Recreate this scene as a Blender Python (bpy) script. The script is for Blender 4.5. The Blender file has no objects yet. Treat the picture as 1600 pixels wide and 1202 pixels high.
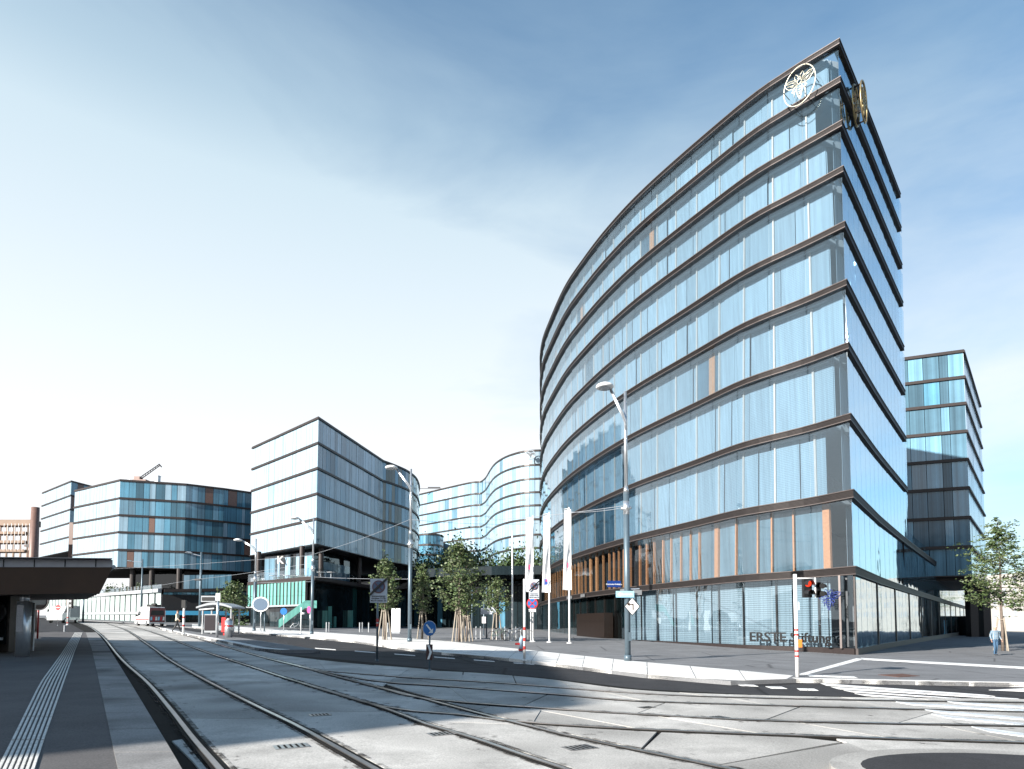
import bpy, math, random
from mathutils import Vector
random.seed(7)
S = bpy.context.scene
COL = S.collection
sin, cos, tan, PI = math.sin, math.cos, math.tan, math.pi
R = math.radians

# ------------------------------------------------------------ camera, sky, sun, exposure
F = 1000.0
PITCH = R(3.2)
PY = 919.0
CAMZ = 1.8
cd = bpy.data.cameras.new('camera'); cam = bpy.data.objects.new('camera', cd); COL.objects.link(cam)
cam.location = (0, 0, CAMZ); cam.rotation_euler = (PI / 2 + PITCH, 0, 0)
cd.sensor_width = 36; cd.lens = 36 * F / 1600; cd.shift_y = (PY - 601) / 1600
cd.clip_start = .1; cd.clip_end = 4000
S.camera = cam
SUN_EL = R(22); SHX, SHY = .75, .66
w = bpy.data.worlds.new('World'); S.world = w; w.use_nodes = True
nt = w.node_tree; nt.nodes.clear()
N = nt.nodes.new; L = nt.links.new
sky = N('ShaderNodeTexSky'); sky.sky_type = 'NISHITA'; sky.sun_disc = False
sky.sun_elevation = SUN_EL; sky.sun_rotation = math.atan2(-SHX, -SHY)
sky.air_density = 1.0; sky.dust_density = 1.2; sky.ozone_density = 2.5
bg = N('ShaderNodeBackground'); bg.inputs['Strength'].default_value = .05
out = N('ShaderNodeOutputWorld')
tc = N('ShaderNodeTexCoord'); sx = N('ShaderNodeSeparateXYZ'); L(tc.outputs['Generated'], sx.inputs[0])
mp = N('ShaderNodeMapping'); mp.inputs['Scale'].default_value = (1, 1, 3.2); L(tc.outputs['Generated'], mp.inputs[0])
n1 = N('ShaderNodeTexNoise'); n1.inputs['Scale'].default_value = 1.9; n1.inputs['Detail'].default_value = 9; n1.inputs['Roughness'].default_value = .55
n1.inputs['Distortion'].default_value = .5
L(mp.outputs[0], n1.inputs[0])
# veil of thin cloud: dense at the horizon, thinning upward, broken by noise
rz = N('ShaderNodeValToRGB'); L(sx.outputs[2], rz.inputs[0])
e = rz.color_ramp.elements; e[0].position = 0; e[0].color = (1, 1, 1, 1); e[1].position = .8; e[1].color = (.15, .15, .15, 1)
for p, v in ((.16, 1), (.30, 1), (.45, .95), (.58, .74)):
    q = e.new(p); q.color = (v, v, v, 1)
ma = N('ShaderNodeMath'); ma.operation = 'MULTIPLY_ADD'; L(n1.outputs[0], ma.inputs[0]); ma.inputs[1].default_value = 1.25; ma.inputs[2].default_value = -.6
# the side of the sky towards the sun is milkier
ms = N('ShaderNodeMath'); ms.operation = 'MULTIPLY_ADD'; L(sx.outputs[0], ms.inputs[0]); ms.inputs[1].default_value = -.65; ms.inputs[2].default_value = .0
ad = N('ShaderNodeMath'); ad.operation = 'ADD'; L(rz.outputs[0], ad.inputs[0]); L(ma.outputs[0], ad.inputs[1])
ad2 = N('ShaderNodeMath'); ad2.operation = 'ADD'; ad2.use_clamp = True; L(ad.outputs[0], ad2.inputs[0]); L(ms.outputs[0], ad2.inputs[1])
cr = N('ShaderNodeValToRGB'); L(sx.outputs[2], cr.inputs[0])
e = cr.color_ramp.elements; e[0].position = 0; e[0].color = (9.8, 9.8, 9.9, 1); e[1].position = .62; e[1].color = (5.3, 6.8, 7.8, 1)
q = e.new(.25); q.color = (9.0, 9.5, 10.0, 1)
mx = N('ShaderNodeMix'); mx.data_type = 'RGBA'
gain = N('ShaderNodeMix'); gain.data_type = 'RGBA'; gain.blend_type = 'MULTIPLY'; gain.inputs[0].default_value = 1
L(sky.outputs[0], gain.inputs[6]); gain.inputs[7].default_value = (1.0, 1.68, 1.85, 1)
top = N('ShaderNodeMapRange'); top.inputs[1].default_value = .56; top.inputs[2].default_value = .84; top.inputs[3].default_value = 1; top.inputs[4].default_value = .0; L(sx.outputs[2], top.inputs[0])
tm = N('ShaderNodeMath'); tm.operation = 'MULTIPLY'; L(ad2.outputs[0], tm.inputs[0]); L(top.outputs[0], tm.inputs[1])
L(tm.outputs[0], mx.inputs[0]); L(gain.outputs[2], mx.inputs[6]); L(cr.outputs[0], mx.inputs[7])
L(mx.outputs[2], bg.inputs[0]); L(bg.outputs[0], out.inputs[0])
sl = bpy.data.lights.new('sun', 'SUN'); so = bpy.data.objects.new('sun', sl); COL.objects.link(so)
sl.energy = 5.0; sl.angle = R(.5); sl.color = (1, .95, .88)
so.rotation_euler = Vector((SHX, SHY, -tan(SUN_EL))).to_track_quat('-Z', 'Y').to_euler()
S.view_settings.view_transform = 'Standard'; S.view_settings.look = 'None'; S.view_settings.exposure = 1.2; S.view_settings.gamma = 1
S.cycles.max_bounces = 8; S.cycles.transparent_max_bounces = 16; S.cycles.glossy_bounces = 3; S.cycles.diffuse_bounces = 2
S.cycles.caustics_reflective = False; S.cycles.caustics_refractive = False

# ------------------------------------------------------------ where things stand
def gz(x, y):
    return .0092 * max(-80, min(y, 260)) - .0154 * max(-170, min(x, 200))
def ray(px, py):
    u, v = (px - 800) / F, (PY - py) / F
    return Vector((u, cos(PITCH) - v * sin(PITCH), sin(PITCH) + v * cos(PITCH)))
def G(px, py, h=0):
    """a point of the (gently sloping) ground h above the surface"""
    d = ray(px, py)
    t = (CAMZ - h) / (.0092 * d.y - .0154 * d.x - d.z)
    return (d.x * t, d.y * t)
def XY(px, D, Z=None):
    zc = D * cos(PITCH) + ((Z if Z is not None else CAMZ) - CAMZ) * sin(PITCH)
    return ((px - 800) / F * zc, D)
def ZP(D, py):
    q = (PY - py) / F
    return CAMZ + D * (q * cos(PITCH) + sin(PITCH)) / (cos(PITCH) - q * sin(PITCH))

# ------------------------------------------------------------ materials
MATS = {}
def mat(name, col, rough=.6, metal=0, noise=0, nscale=4, bump=0, bscale=30, spec=.5, emit=None, coat=0, vary=0):
    if name in MATS: return MATS[name]
    m = bpy.data.materials.new(name); m.use_nodes = True; MATS[name] = m
    t = m.node_tree; b = t.nodes['Principled BSDF']
    b.inputs['Base Color'].default_value = (*col, 1); b.inputs['Roughness'].default_value = rough
    b.inputs['Metallic'].default_value = metal; b.inputs['Specular IOR Level'].default_value = spec
    if coat: b.inputs['Coat Weight'].default_value = coat
    if emit: b.inputs['Emission Color'].default_value = (*emit[0], 1); b.inputs['Emission Strength'].default_value = emit[1]
    src = None
    if noise or bump or vary:
        g = t.nodes.new('ShaderNodeNewGeometry')
        if noise or vary:
            n = t.nodes.new('ShaderNodeTexNoise'); n.inputs['Scale'].default_value = nscale; n.inputs['Detail'].default_value = 8; n.inputs['Roughness'].default_value = .65
            t.links.new(g.outputs['Position'], n.inputs[0])
            mr = t.nodes.new('ShaderNodeMapRange'); mr.inputs[1].default_value = .25; mr.inputs[2].default_value = .75
            mr.inputs[3].default_value = 1 - noise; mr.inputs[4].default_value = 1 + noise
            t.links.new(n.outputs[0], mr.inputs[0]); fac = mr.outputs[0]
            if vary:
                oi = t.nodes.new('ShaderNodeObjectInfo'); m2 = t.nodes.new('ShaderNodeMapRange'); m2.inputs[3].default_value = 1 - vary; m2.inputs[4].default_value = 1 + vary
                t.links.new(oi.outputs['Random'], m2.inputs[0]); mu = t.nodes.new('ShaderNodeMath'); mu.operation = 'MULTIPLY'
                t.links.new(fac, mu.inputs[0]); t.links.new(m2.outputs[0], mu.inputs[1]); fac = mu.outputs[0]
            vm = t.nodes.new('ShaderNodeVectorMath'); vm.operation = 'SCALE'; vm.inputs[0].default_value = col
            t.links.new(fac, vm.inputs['Scale']); t.links.new(vm.outputs[0], b.inputs['Base Color'])
        if bump:
            n2 = t.nodes.new('ShaderNodeTexNoise'); n2.inputs['Scale'].default_value = bscale; n2.inputs['Detail'].default_value = 6
            t.links.new(g.outputs['Position'], n2.inputs[0])
            bp = t.nodes.new('ShaderNodeBump'); bp.inputs['Strength'].default_value = bump; bp.inputs['Distance'].default_value = .02
            t.links.new(n2.outputs[0], bp.inputs['Height']); t.links.new(bp.outputs[0], b.inputs['Normal'])
    return m
def glass(name, tint=(.74, .88, .95), base=.1, blend=.28, wob=.03, rough=.015, wscale=.35):
    m = bpy.data.materials.new(name); m.use_nodes = True; t = m.node_tree; t.nodes.clear()
    o = t.nodes.new('ShaderNodeOutputMaterial'); mxs = t.nodes.new('ShaderNodeMixShader')
    tr = t.nodes.new('ShaderNodeBsdfTransparent'); tr.inputs[0].default_value = (*tint, 1)
    gl = t.nodes.new('ShaderNodeBsdfGlossy'); gl.inputs['Roughness'].default_value = rough; gl.inputs[0].default_value = (.85, .95, 1, 1)
    lw = t.nodes.new('ShaderNodeLayerWeight'); lw.inputs[0].default_value = .5
    pw = t.nodes.new('ShaderNodeMath'); pw.operation = 'POWER'; pw.inputs[1].default_value = 1 / blend; t.links.new(lw.outputs['Facing'], pw.inputs[0])
    mr = t.nodes.new('ShaderNodeMapRange'); mr.inputs[3].default_value = base; mr.inputs[4].default_value = .95
    t.links.new(pw.outputs[0], mr.inputs[0])
    g = t.nodes.new('ShaderNodeNewGeometry'); n = t.nodes.new('ShaderNodeTexNoise'); n.inputs['Scale'].default_value = wscale
    oi = t.nodes.new('ShaderNodeObjectInfo'); va = t.nodes.new('ShaderNodeVectorMath'); va.operation = 'MULTIPLY_ADD'
    cmb = t.nodes.new('ShaderNodeCombineXYZ'); t.links.new(oi.outputs['Random'], cmb.inputs[0])
    t.links.new(cmb.outputs[0], va.inputs[0]); va.inputs[1].default_value = (30, 0, 0); t.links.new(g.outputs['Position'], va.inputs[2])
    t.links.new(va.outputs[0], n.inputs[0])
    bp = t.nodes.new('ShaderNodeBump'); bp.inputs['Strength'].default_value = 1; bp.inputs['Distance'].default_value = wob
    t.links.new(n.outputs[0], bp.inputs['Height']); t.links.new(bp.outputs[0], gl.inputs['Normal'])
    t.links.new(mr.outputs[0], mxs.inputs[0]); t.links.new(tr.outputs[0], mxs.inputs[1]); t.links.new(gl.outputs[0], mxs.inputs[2])
    t.links.new(mxs.outputs[0], o.inputs[0]); MATS[name] = m
    return m
def slatmat(name, col, freq, depth=.45, vary=.16, rough=.55, vfreq=0):
    """blind of horizontal slats: fine relief lines across the height, slat shade also put into the colour, each blind a little different"""
    m = mat(name, col, rough); t = m.node_tree; b = t.nodes['Principled BSDF']
    g = t.nodes.new('ShaderNodeNewGeometry'); s = t.nodes.new('ShaderNodeSeparateXYZ'); t.links.new(g.outputs['Position'], s.inputs[0])
    f = t.nodes.new('ShaderNodeMath'); f.operation = 'MULTIPLY'; f.inputs[1].default_value = freq; t.links.new(s.outputs[2], f.inputs[0])
    fr = t.nodes.new('ShaderNodeMath'); fr.operation = 'FRACT'; t.links.new(f.outputs[0], fr.inputs[0])
    cr = t.nodes.new('ShaderNodeMapRange'); cr.inputs[1].default_value = 0; cr.inputs[2].default_value = .45; cr.inputs[3].default_value = 1 - depth; cr.inputs[4].default_value = 1  # shade between slats put into the colour: darker foot on every slat
    t.links.new(fr.outputs[0], cr.inputs[0])
    oi = t.nodes.new('ShaderNodeObjectInfo'); m2 = t.nodes.new('ShaderNodeMapRange'); m2.inputs[3].default_value = 1 - vary; m2.inputs[4].default_value = 1 + vary
    t.links.new(oi.outputs['Random'], m2.inputs[0])
    mu = t.nodes.new('ShaderNodeMath'); mu.operation = 'MULTIPLY'; t.links.new(cr.outputs[0], mu.inputs[0]); t.links.new(m2.outputs[0], mu.inputs[1])
    # pane joints and sky reflection put into the colour: streaks that run straight down
    fl = t.nodes.new('ShaderNodeVectorMath'); fl.operation = 'MULTIPLY'; fl.inputs[1].default_value = (3.1, 3.1, 0); t.links.new(g.outputs['Position'], fl.inputs[0])
    fn = t.nodes.new('ShaderNodeTexNoise'); fn.inputs['Scale'].default_value = 1.4; fn.inputs['Detail'].default_value = 7; fn.inputs['Roughness'].default_value = .75; t.links.new(fl.outputs[0], fn.inputs[0])
    fm = t.nodes.new('ShaderNodeMapRange'); fm.inputs[1].default_value = .3; fm.inputs[2].default_value = .7; fm.inputs[3].default_value = .68; fm.inputs[4].default_value = 1.25; t.links.new(fn.outputs[0], fm.inputs[0])
    mu2 = t.nodes.new('ShaderNodeMath'); mu2.operation = 'MULTIPLY'; t.links.new(mu.outputs[0], mu2.inputs[0]); t.links.new(fm.outputs[0], mu2.inputs[1]); mu = mu2
    vm = t.nodes.new('ShaderNodeVectorMath'); vm.operation = 'SCALE'; vm.inputs[0].default_value = col
    t.links.new(mu.outputs[0], vm.inputs['Scale']); t.links.new(vm.outputs[0], b.inputs['Base Color'])
    bp = t.nodes.new('ShaderNodeBump'); bp.inputs['Strength'].default_value = .6; bp.inputs['Distance'].default_value = .02
    t.links.new(fr.outputs[0], bp.inputs['Height']); t.links.new(bp.outputs[0], b.inputs['Normal'])
    return m
def farglass(name, col, rough=.06, vary=.3, spec=1.0, ior=1.9, noise=.15):
    if name in MATS: return MATS[name]
    m = mat(name, col, rough, noise=noise, nscale=.35, vary=vary, spec=.5)
    t = m.node_tree; b = t.nodes['Principled BSDF']; b.inputs['IOR'].default_value = ior
    lk = b.inputs['Base Color'].links[0].from_socket; g = t.nodes.new('ShaderNodeNewGeometry')
    fl = t.nodes.new('ShaderNodeVectorMath'); fl.operation = 'MULTIPLY'; fl.inputs[1].default_value = (1.6, 1.6, 0); t.links.new(g.outputs['Position'], fl.inputs[0])
    fn = t.nodes.new('ShaderNodeTexNoise'); fn.inputs['Scale'].default_value = 1.3; fn.inputs['Detail'].default_value = 5; fn.inputs['Roughness'].default_value = .7; t.links.new(fl.outputs[0], fn.inputs[0])
    fm = t.nodes.new('ShaderNodeMapRange'); fm.inputs[1].default_value = .3; fm.inputs[2].default_value = .7; fm.inputs[3].default_value = .6; fm.inputs[4].default_value = 1.35; t.links.new(fn.outputs[0], fm.inputs[0])
    vm = t.nodes.new('ShaderNodeVectorMath'); vm.operation = 'SCALE'; t.links.new(lk, vm.inputs[0]); t.links.new(fm.outputs[0], vm.inputs['Scale']); t.links.new(vm.outputs[0], b.inputs['Base Color'])
    n2 = t.nodes.new('ShaderNodeTexNoise'); n2.inputs['Scale'].default_value = .5; t.links.new(g.outputs['Position'], n2.inputs[0])
    bp = t.nodes.new('ShaderNodeBump'); bp.inputs['Strength'].default_value = 1; bp.inputs['Distance'].default_value = .015; t.links.new(n2.outputs[0], bp.inputs['Height']); t.links.new(bp.outputs[0], b.inputs['Normal'])
    return m
GLASS = glass('facade_glass', (.86, .925, .965), .12, .25, .02, .02)
GLASS_SIDE = glass('side_glass', (.72, .86, .93), .34, .34, .02, .02)
GLASS_LOW = glass('ground_floor_glass', (.88, .93, .955), .09, .25, .015, .01)
GLASS_CLEAR = glass('clear_glass', (.93, .955, .97), .08, .25, .002, .01)
BLIND = slatmat('blind_slats', (.29, .375, .435), 9.5, .45, .15)
BLIND2 = slatmat('blind_slats_fine', (.31, .395, .455), 14, .3, .14)
BLINDG = slatmat('blind_slats_ground', (.34, .40, .44), 7.5, .7, .08)
SPAN = mat('bronze_cladding', (.036, .030, .029), .45, .35, noise=.2, nscale=1.5, vary=.06)
SPAN2 = mat('bronze_trim', (.12, .10, .095), .4, .4, noise=.15)
SPAND = mat('dark_cladding', (.03, .022, .021), .5, .2, noise=.2)
WOOD = mat('larch_wood', (.42, .20, .10), .55, noise=.25, nscale=8, vary=.15)
INWIN = farglass('inner_window', (.05, .085, .11), .05, .35, ior=1.6)
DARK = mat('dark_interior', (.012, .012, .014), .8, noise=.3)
SLAB = mat('ceiling_slab', (.28, .29, .3), .8, noise=.1)
STEELD = mat('painted_steel_blue_grey', (.10, .14, .17), .4, .3, noise=.12, nscale=6)
ALU = mat('aluminium', (.62, .64, .66), .3, .8, noise=.08)
WHITE = mat('white_paint', (.8, .8, .79), .5, noise=.05, nscale=3)
REDP = mat('red_paint', (.45, .03, .025), .45, noise=.1)
BLUEP = mat('blue_sign', (.01, .14, .42), .4, noise=.06)
BLACKP = mat('black_paint', (.012, .012, .013), .4, noise=.2)
GREYP = mat('grey_paint', (.33, .35, .37), .5, noise=.1)

# ------------------------------------------------------------ object helpers
def tag(o, label=None, cat=None, group=None, kind=None):
    if label: o['label'] = label
    if cat: o['category'] = cat
    if group: o['group'] = group
    if kind: o['kind'] = kind
    return o
def empty(name, x, y, label=None, cat=None, group=None, kind=None, z=None):
    o = bpy.data.objects.new(name, None); COL.objects.link(o)
    o.location = (x, y, gz(x, y) if z is None else z); o.empty_display_size = .2
    return tag(o, label, cat, group, kind)
def rootloc(p):
    v = Vector((0, 0, 0))
    while p: v += p.location; p = p.parent
    return v
def mesh(name, V, Fc, m, parent=None, smooth=False, mi=None):
    me = bpy.data.meshes.new(name)
    if parent:
        o_ = rootloc(parent); V = [(v[0] - o_.x, v[1] - o_.y, v[2] - o_.z) for v in V]
    else: V = [tuple(v) for v in V]
    me.from_pydata(V, [], Fc)
    for k in (m if isinstance(m, (list, tuple)) else [m]): me.materials.append(k)
    if mi: me.polygons.foreach_set('material_index', mi)
    if smooth: me.polygons.foreach_set('use_smooth', [True] * len(me.polygons))
    me.update()
    o = bpy.data.objects.new(name, me); COL.objects.link(o); o.parent = parent
    return o
HF = [(0, 3, 2, 1), (4, 5, 6, 7), (0, 1, 5, 4), (1, 2, 6, 5), (2, 3, 7, 6), (3, 0, 4, 7)]
class MB:
    def __init__(s): s.V = []; s.F = []; s.I = []; s.cur = 0
    def add(s, V, Fc):
        n = len(s.V); s.V += [tuple(v) for v in V]; s.F += [tuple(i + n for i in f) for f in Fc]; s.I += [s.cur] * len(Fc); return s
    def hexa(s, b, t): return s.add(list(b) + list(t), HF)
    def box(s, c, d, rz=0, rx=0):
        x, y, z = c; a, b, h = d[0] / 2, d[1] / 2, d[2] / 2; P = []
        for k in (-h, h):
            for (i, j) in ((-a, -b), (a, -b), (a, b), (-a, b)):
                yy, zz = (j * cos(rx) - k * sin(rx), j * sin(rx) + k * cos(rx)) if rx else (j, k)
                P.append((x + i * cos(rz) - yy * sin(rz), y + i * sin(rz) + yy * cos(rz), z + zz))
        return s.add(P, HF)
    def tube(s, pts, r, n=8, r2=None, cap=True):
        pts = [Vector(p) for p in pts]; m = len(pts); base = len(s.V); prev = None
        for i, p in enumerate(pts):
            d = (pts[min(i + 1, m - 1)] - pts[max(i - 1, 0)]).normalized()
            if prev is None:
                up = Vector((0, 0, 1)) if abs(d.z) < .9 else Vector((1, 0, 0)); u = d.cross(up).normalized()
            else: u = (prev - d * prev.dot(d)).normalized()
            prev = u; v = d.cross(u)
            rr = r if r2 is None else r + (r2 - r) * i / max(1, m - 1)
            if isinstance(r, (list, tuple)): rr = r[i]
            for k in range(n):
                a = 2 * PI * k / n; s.V.append(tuple(p + u * rr * cos(a) + v * rr * sin(a)))
        nf = len(s.F)
        for i in range(m - 1):
            for k in range(n):
                a, b = base + i * n + k, base + i * n + (k + 1) % n
                s.F.append((a, b, b + n, a + n))
        if cap:
            s.F.append(tuple(base + k for k in range(n))[::-1]); s.F.append(tuple(base + (m - 1) * n + k for k in range(n)))
        s.I += [s.cur] * (len(s.F) - nf)
        return s
    def prism(s, poly, z0, z1):
        """poly: xy outline; z0/z1 number or function"""
        f0 = z0 if callable(z0) else (lambda x, y: z0); f1 = z1 if callable(z1) else (lambda x, y: z1)
        n = len(poly); V = [(x, y, f0(x, y)) for x, y in poly] + [(x, y, f1(x, y)) for x, y in poly]
        Fc = [tuple(range(n))[::-1], tuple(range(n, 2 * n))] + [(i, (i + 1) % n, n + (i + 1) % n, n + i) for i in range(n)]
        return s.add(V, Fc)
    def build(s, name, m, parent=None, smooth=False):
        return mesh(name, s.V, s.F, m, parent, smooth, s.I if isinstance(m, (list, tuple)) else None)
def part(name, m, parent, fn, smooth=False):
    b = MB(); fn(b); return b.build(name, m, parent, smooth)
def catmull(P, n=8):
    P = [Vector(p) for p in P]; out = []
    Q = [P[0] * 2 - P[1]] + P + [P[-1] * 2 - P[-2]]
    for i in range(1, len(Q) - 2):
        for k in range(n):
            t = k / n; a, b, c, d = Q[i - 1:i + 3]
            out.append(.5 * ((2 * b) + (c - a) * t + (2 * a - 5 * b + 4 * c - d) * t * t + (3 * b - a - 3 * c + d) * t ** 3))
    out.append(P[-1]); return out
def resample(P, n):
    P = [Vector(p) for p in P]; Lc = [0]
    for a, b in zip(P, P[1:]): Lc.append(Lc[-1] + (b - a).length)
    out = []; j = 0
    for i in range(n + 1):
        s = Lc[-1] * i / n
        while j < len(P) - 2 and Lc[j + 1] < s: j += 1
        f = (s - Lc[j]) / max(1e-9, Lc[j + 1] - Lc[j]); out.append(P[j].lerp(P[j + 1], min(1, max(0, f))))
    return out
def plen(P): return sum((Vector(b) - Vector(a)).length for a, b in zip(P, P[1:]))
def offset(P, d, side=1):
    """xy polyline moved sideways; side=+1 to the left of travel"""
    out = []; P = [Vector(p[:2]) for p in P]
    for i, p in enumerate(P):
        a = (P[i] - P[i - 1]).normalized() if i else None; b = (P[i + 1] - P[i]).normalized() if i < len(P) - 1 else None
        if a is None: n = Vector((-b.y, b.x)); k = 1
        elif b is None: n = Vector((-a.y, a.x)); k = 1
        else:
            n = (Vector((-a.y, a.x)) + Vector((-b.y, b.x))).normalized(); k = 1 / max(.35, n.dot(Vector((-a.y, a.x))))
        out.append(p + n * d * side * k)
    return out
def emit(root, name, pieces, m, limit=300):
    """pieces: (size, verts, faces[, mat]) -> the largest as parts, the rest as one part of kind stuff"""
    pieces = sorted(pieces, key=lambda p: -p[0])
    for p in pieces[:limit]: mesh(name, p[1], p[2], p[3] if len(p) > 3 else m, root)
    rest = pieces[limit:]
    if rest:
        mats = []
        b = MB()
        for p in rest:
            mm = p[3] if len(p) > 3 else m
            if mm not in mats: mats.append(mm)
            b.cur = mats.index(mm); b.add(p[1], p[2])
        tag(b.build(name, mats, root), kind='stuff')
def hexpts(a, b, n, z0, z1, d0, d1, lo=None):
    """plate between plan points a,b, from depth d0 to d1 along normal n"""
    return [(a[0] + n[0] * d0, a[1] + n[1] * d0, z0), (b[0] + n[0] * d0, b[1] + n[1] * d0, z0), (b[0] + n[0] * d1, b[1] + n[1] * d1, z0), (a[0] + n[0] * d1, a[1] + n[1] * d1, z0),
            (a[0] + n[0] * d0, a[1] + n[1] * d0, z1), (b[0] + n[0] * d0, b[1] + n[1] * d0, z1), (b[0] + n[0] * d1, b[1] + n[1] * d1, z1), (a[0] + n[0] * d1, a[1] + n[1] * d1, z1)]
def lp(a, b, t): return (a[0] + (b[0] - a[0]) * t, a[1] + (b[1] - a[1]) * t)
def textmesh(body, size, depth, bold=.0, align='LEFT'):
    c = bpy.data.curves.new('t', 'FONT'); c.body = body; c.size = size; c.extrude = depth; c.offset = bold; c.align_x = align; c.resolution_u = 3
    o = bpy.data.objects.new('t', c); COL.objects.link(o); dg = bpy.context.evaluated_depsgraph_get(); dg.update()
    me = bpy.data.meshes.new_from_object(o.evaluated_get(dg)); V = [v.co.copy() for v in me.vertices]; Fc = [tuple(p.vertices) for p in me.polygons]
    bpy.data.objects.remove(o); bpy.data.curves.remove(c); bpy.data.meshes.remove(me)
    return V, Fc
# ------------------------------------------------------------ ground, roads, pavements
def groundmat(name, col, noise=.22, nscale=.9, rough=.85, bump=.25, bscale=60, crack=0, spots=0, vary=0):
    m = mat(name, col, rough, noise=noise, nscale=nscale, bump=bump, bscale=bscale, spec=.08, vary=vary)
    t = m.node_tree; b = t.nodes['Principled BSDF']
    g = t.nodes.new('ShaderNodeNewGeometry'); lk = b.inputs['Base Color'].links[0].from_socket
    n = t.nodes.new('ShaderNodeTexNoise'); n.inputs['Scale'].default_value = 45; n.inputs['Detail'].default_value = 3; t.links.new(g.outputs['Position'], n.inputs[0])
    mr = t.nodes.new('ShaderNodeMapRange'); mr.inputs[1].default_value = .3; mr.inputs[2].default_value = .7; mr.inputs[3].default_value = .78; mr.inputs[4].default_value = 1.2
    t.links.new(n.outputs[0], mr.inputs[0])
    vm = t.nodes.new('ShaderNodeVectorMath'); vm.operation = 'SCALE'; t.links.new(lk, vm.inputs[0]); t.links.new(mr.outputs[0], vm.inputs['Scale']); last = vm.outputs[0]
    if spots:
        v = t.nodes.new('ShaderNodeTexVoronoi'); v.inputs['Scale'].default_value = 1.5; t.links.new(g.outputs['Position'], v.inputs[0])
        c = t.nodes.new('ShaderNodeMapRange'); c.inputs[1].default_value = .05; c.inputs[2].default_value = .11; c.inputs[3].default_value = 1 - spots; c.inputs[4].default_value = 1
        t.links.new(v.outputs['Distance'], c.inputs[0]); v2 = t.nodes.new('ShaderNodeVectorMath'); v2.operation = 'SCALE'
        t.links.new(last, v2.inputs[0]); t.links.new(c.outputs[0], v2.inputs['Scale']); last = v2.outputs[0]
        # broad oil and tyre stains
        n3 = t.nodes.new('ShaderNodeTexNoise'); n3.inputs['Scale'].default_value = .55; n3.inputs['Detail'].default_value = 6; t.links.new(g.outputs['Position'], n3.inputs[0])
        c3 = t.nodes.new('ShaderNodeMapRange'); c3.inputs[1].default_value = .48; c3.inputs[2].default_value = .70; c3.inputs[3].default_value = 1.05; c3.inputs[4].default_value = .5
        t.links.new(n3.outputs[0], c3.inputs[0]); v3 = t.nodes.new('ShaderNodeVectorMath'); v3.operation = 'SCALE'
        t.links.new(last, v3.inputs[0]); t.links.new(c3.outputs[0], v3.inputs['Scale']); last = v3.outputs[0]
    if crack:
        v = t.nodes.new('ShaderNodeTexVoronoi'); v.feature = 'DISTANCE_TO_EDGE'; v.inputs['Scale'].default_value = crack; t.links.new(g.outputs['Position'], v.inputs[0])
        c = t.nodes.new('ShaderNodeMapRange'); c.inputs[1].default_value = 0; c.inputs[2].default_value = .012; c.inputs[3].default_value = .5; c.inputs[4].default_value = 1
        t.links.new(v.outputs['Distance'], c.inputs[0]); v2 = t.nodes.new('ShaderNodeVectorMath'); v2.operation = 'SCALE'
        t.links.new(last, v2.inputs[0]); t.links.new(c.outputs[0], v2.inputs['Scale']); last = v2.outputs[0]
    t.links.new(last, b.inputs['Base Color'])
    return m
ASPH = groundmat('asphalt', (.05, .05, .053), crack=.13)
ASPHL = groundmat('pavement_asphalt', (.19, .193, .20), nscale=.5, crack=.2)
CONC = groundmat('tram_concrete', (.44, .425, .40), noise=.35, nscale=1.1, spots=.65, vary=.16)
GRAN = groundmat('granite', (.68, .67, .65), noise=.12, vary=.06)
PLAT = groundmat('platform_asphalt', (.115, .11, .11), nscale=.6)
PLATS = groundmat('platform_slab', (.25, .245, .24), noise=.2, spots=.4, vary=.08)
TACT = groundmat('tactile_rib', (.62, .61, .58), noise=.18, nscale=5)
JOINT = groundmat('joint_filler', (.018, .017, .016), noise=.3)
RAILS = mat('rail_steel', (.36, .34, .33), .28, .9, noise=.25, nscale=3)
PAINT = groundmat('road_paint', (.74, .74, .73), noise=.12, nscale=3, crack=.9)
PAINTW = groundmat('worn_road_paint', (.52, .55, .57), noise=.4, nscale=2.5)

gb = MB(); NX = [-2500, -700, -170, 200, 700, 2500]; NY = [-400, -80, 260, 900, 3500]
gb.add([(x, y, gz(x, y)) for y in NY for x in NX], [(j * 6 + i, j * 6 + i + 1, j * 6 + i + 7, j * 6 + i + 6) for j in range(4) for i in range(5)])
tag(gb.build('ground', ASPH), kind='structure')
def sheet(name, px, h, m, parent=None, kind='structure', world=None, thick=None):
    P = world or [G(*p) for p in px]
    b = MB(); b.prism(P, (lambda x, y: gz(x, y) + (h - thick if thick else -.1)), lambda x, y: gz(x, y) + h)
    o = b.build(name, m, parent)
    return tag(o, kind=kind) if kind and not parent else o
# kerb line of the big pavement in front of the offices
KERB = [(-200, 955), (70, 967), (130, 970), (250, 977), (300, 982), (400, 991), (550, 1004), (662, 1021), (801, 1034), (868, 1042), (1000, 1059), (1142, 1071), (1244, 1067), (1420, 1070.5), (1600, 1074), (1900, 1082)]
KW = [Vector(G(*p)) for p in KERB]
pave = [tuple(p) for p in KW] + [(120, 20), (190, 60), (190, 255), (-165, 255), (-165, 150)]
sheet('pavement', None, .12, ASPHL, world=pave)
EDGE_UP = [(300, 976.5), (400, 983), (550, 993.5), (700, 1005), (820, 1019), (900, 1028), (1000, 1039), (1142, 1052), (1240, 1062)]
EW = [Vector(G(p[0], p[1])) for p in EDGE_UP]
lo = [Vector(G(*p)) for p in [(300, 982), (400, 991), (550, 1004), (662, 1021), (801, 1034), (868, 1042), (1000, 1059), (1142, 1071), (1230, 1067.5)]]
edge = empty('granite_edge', *lo[4], kind='structure')
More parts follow.
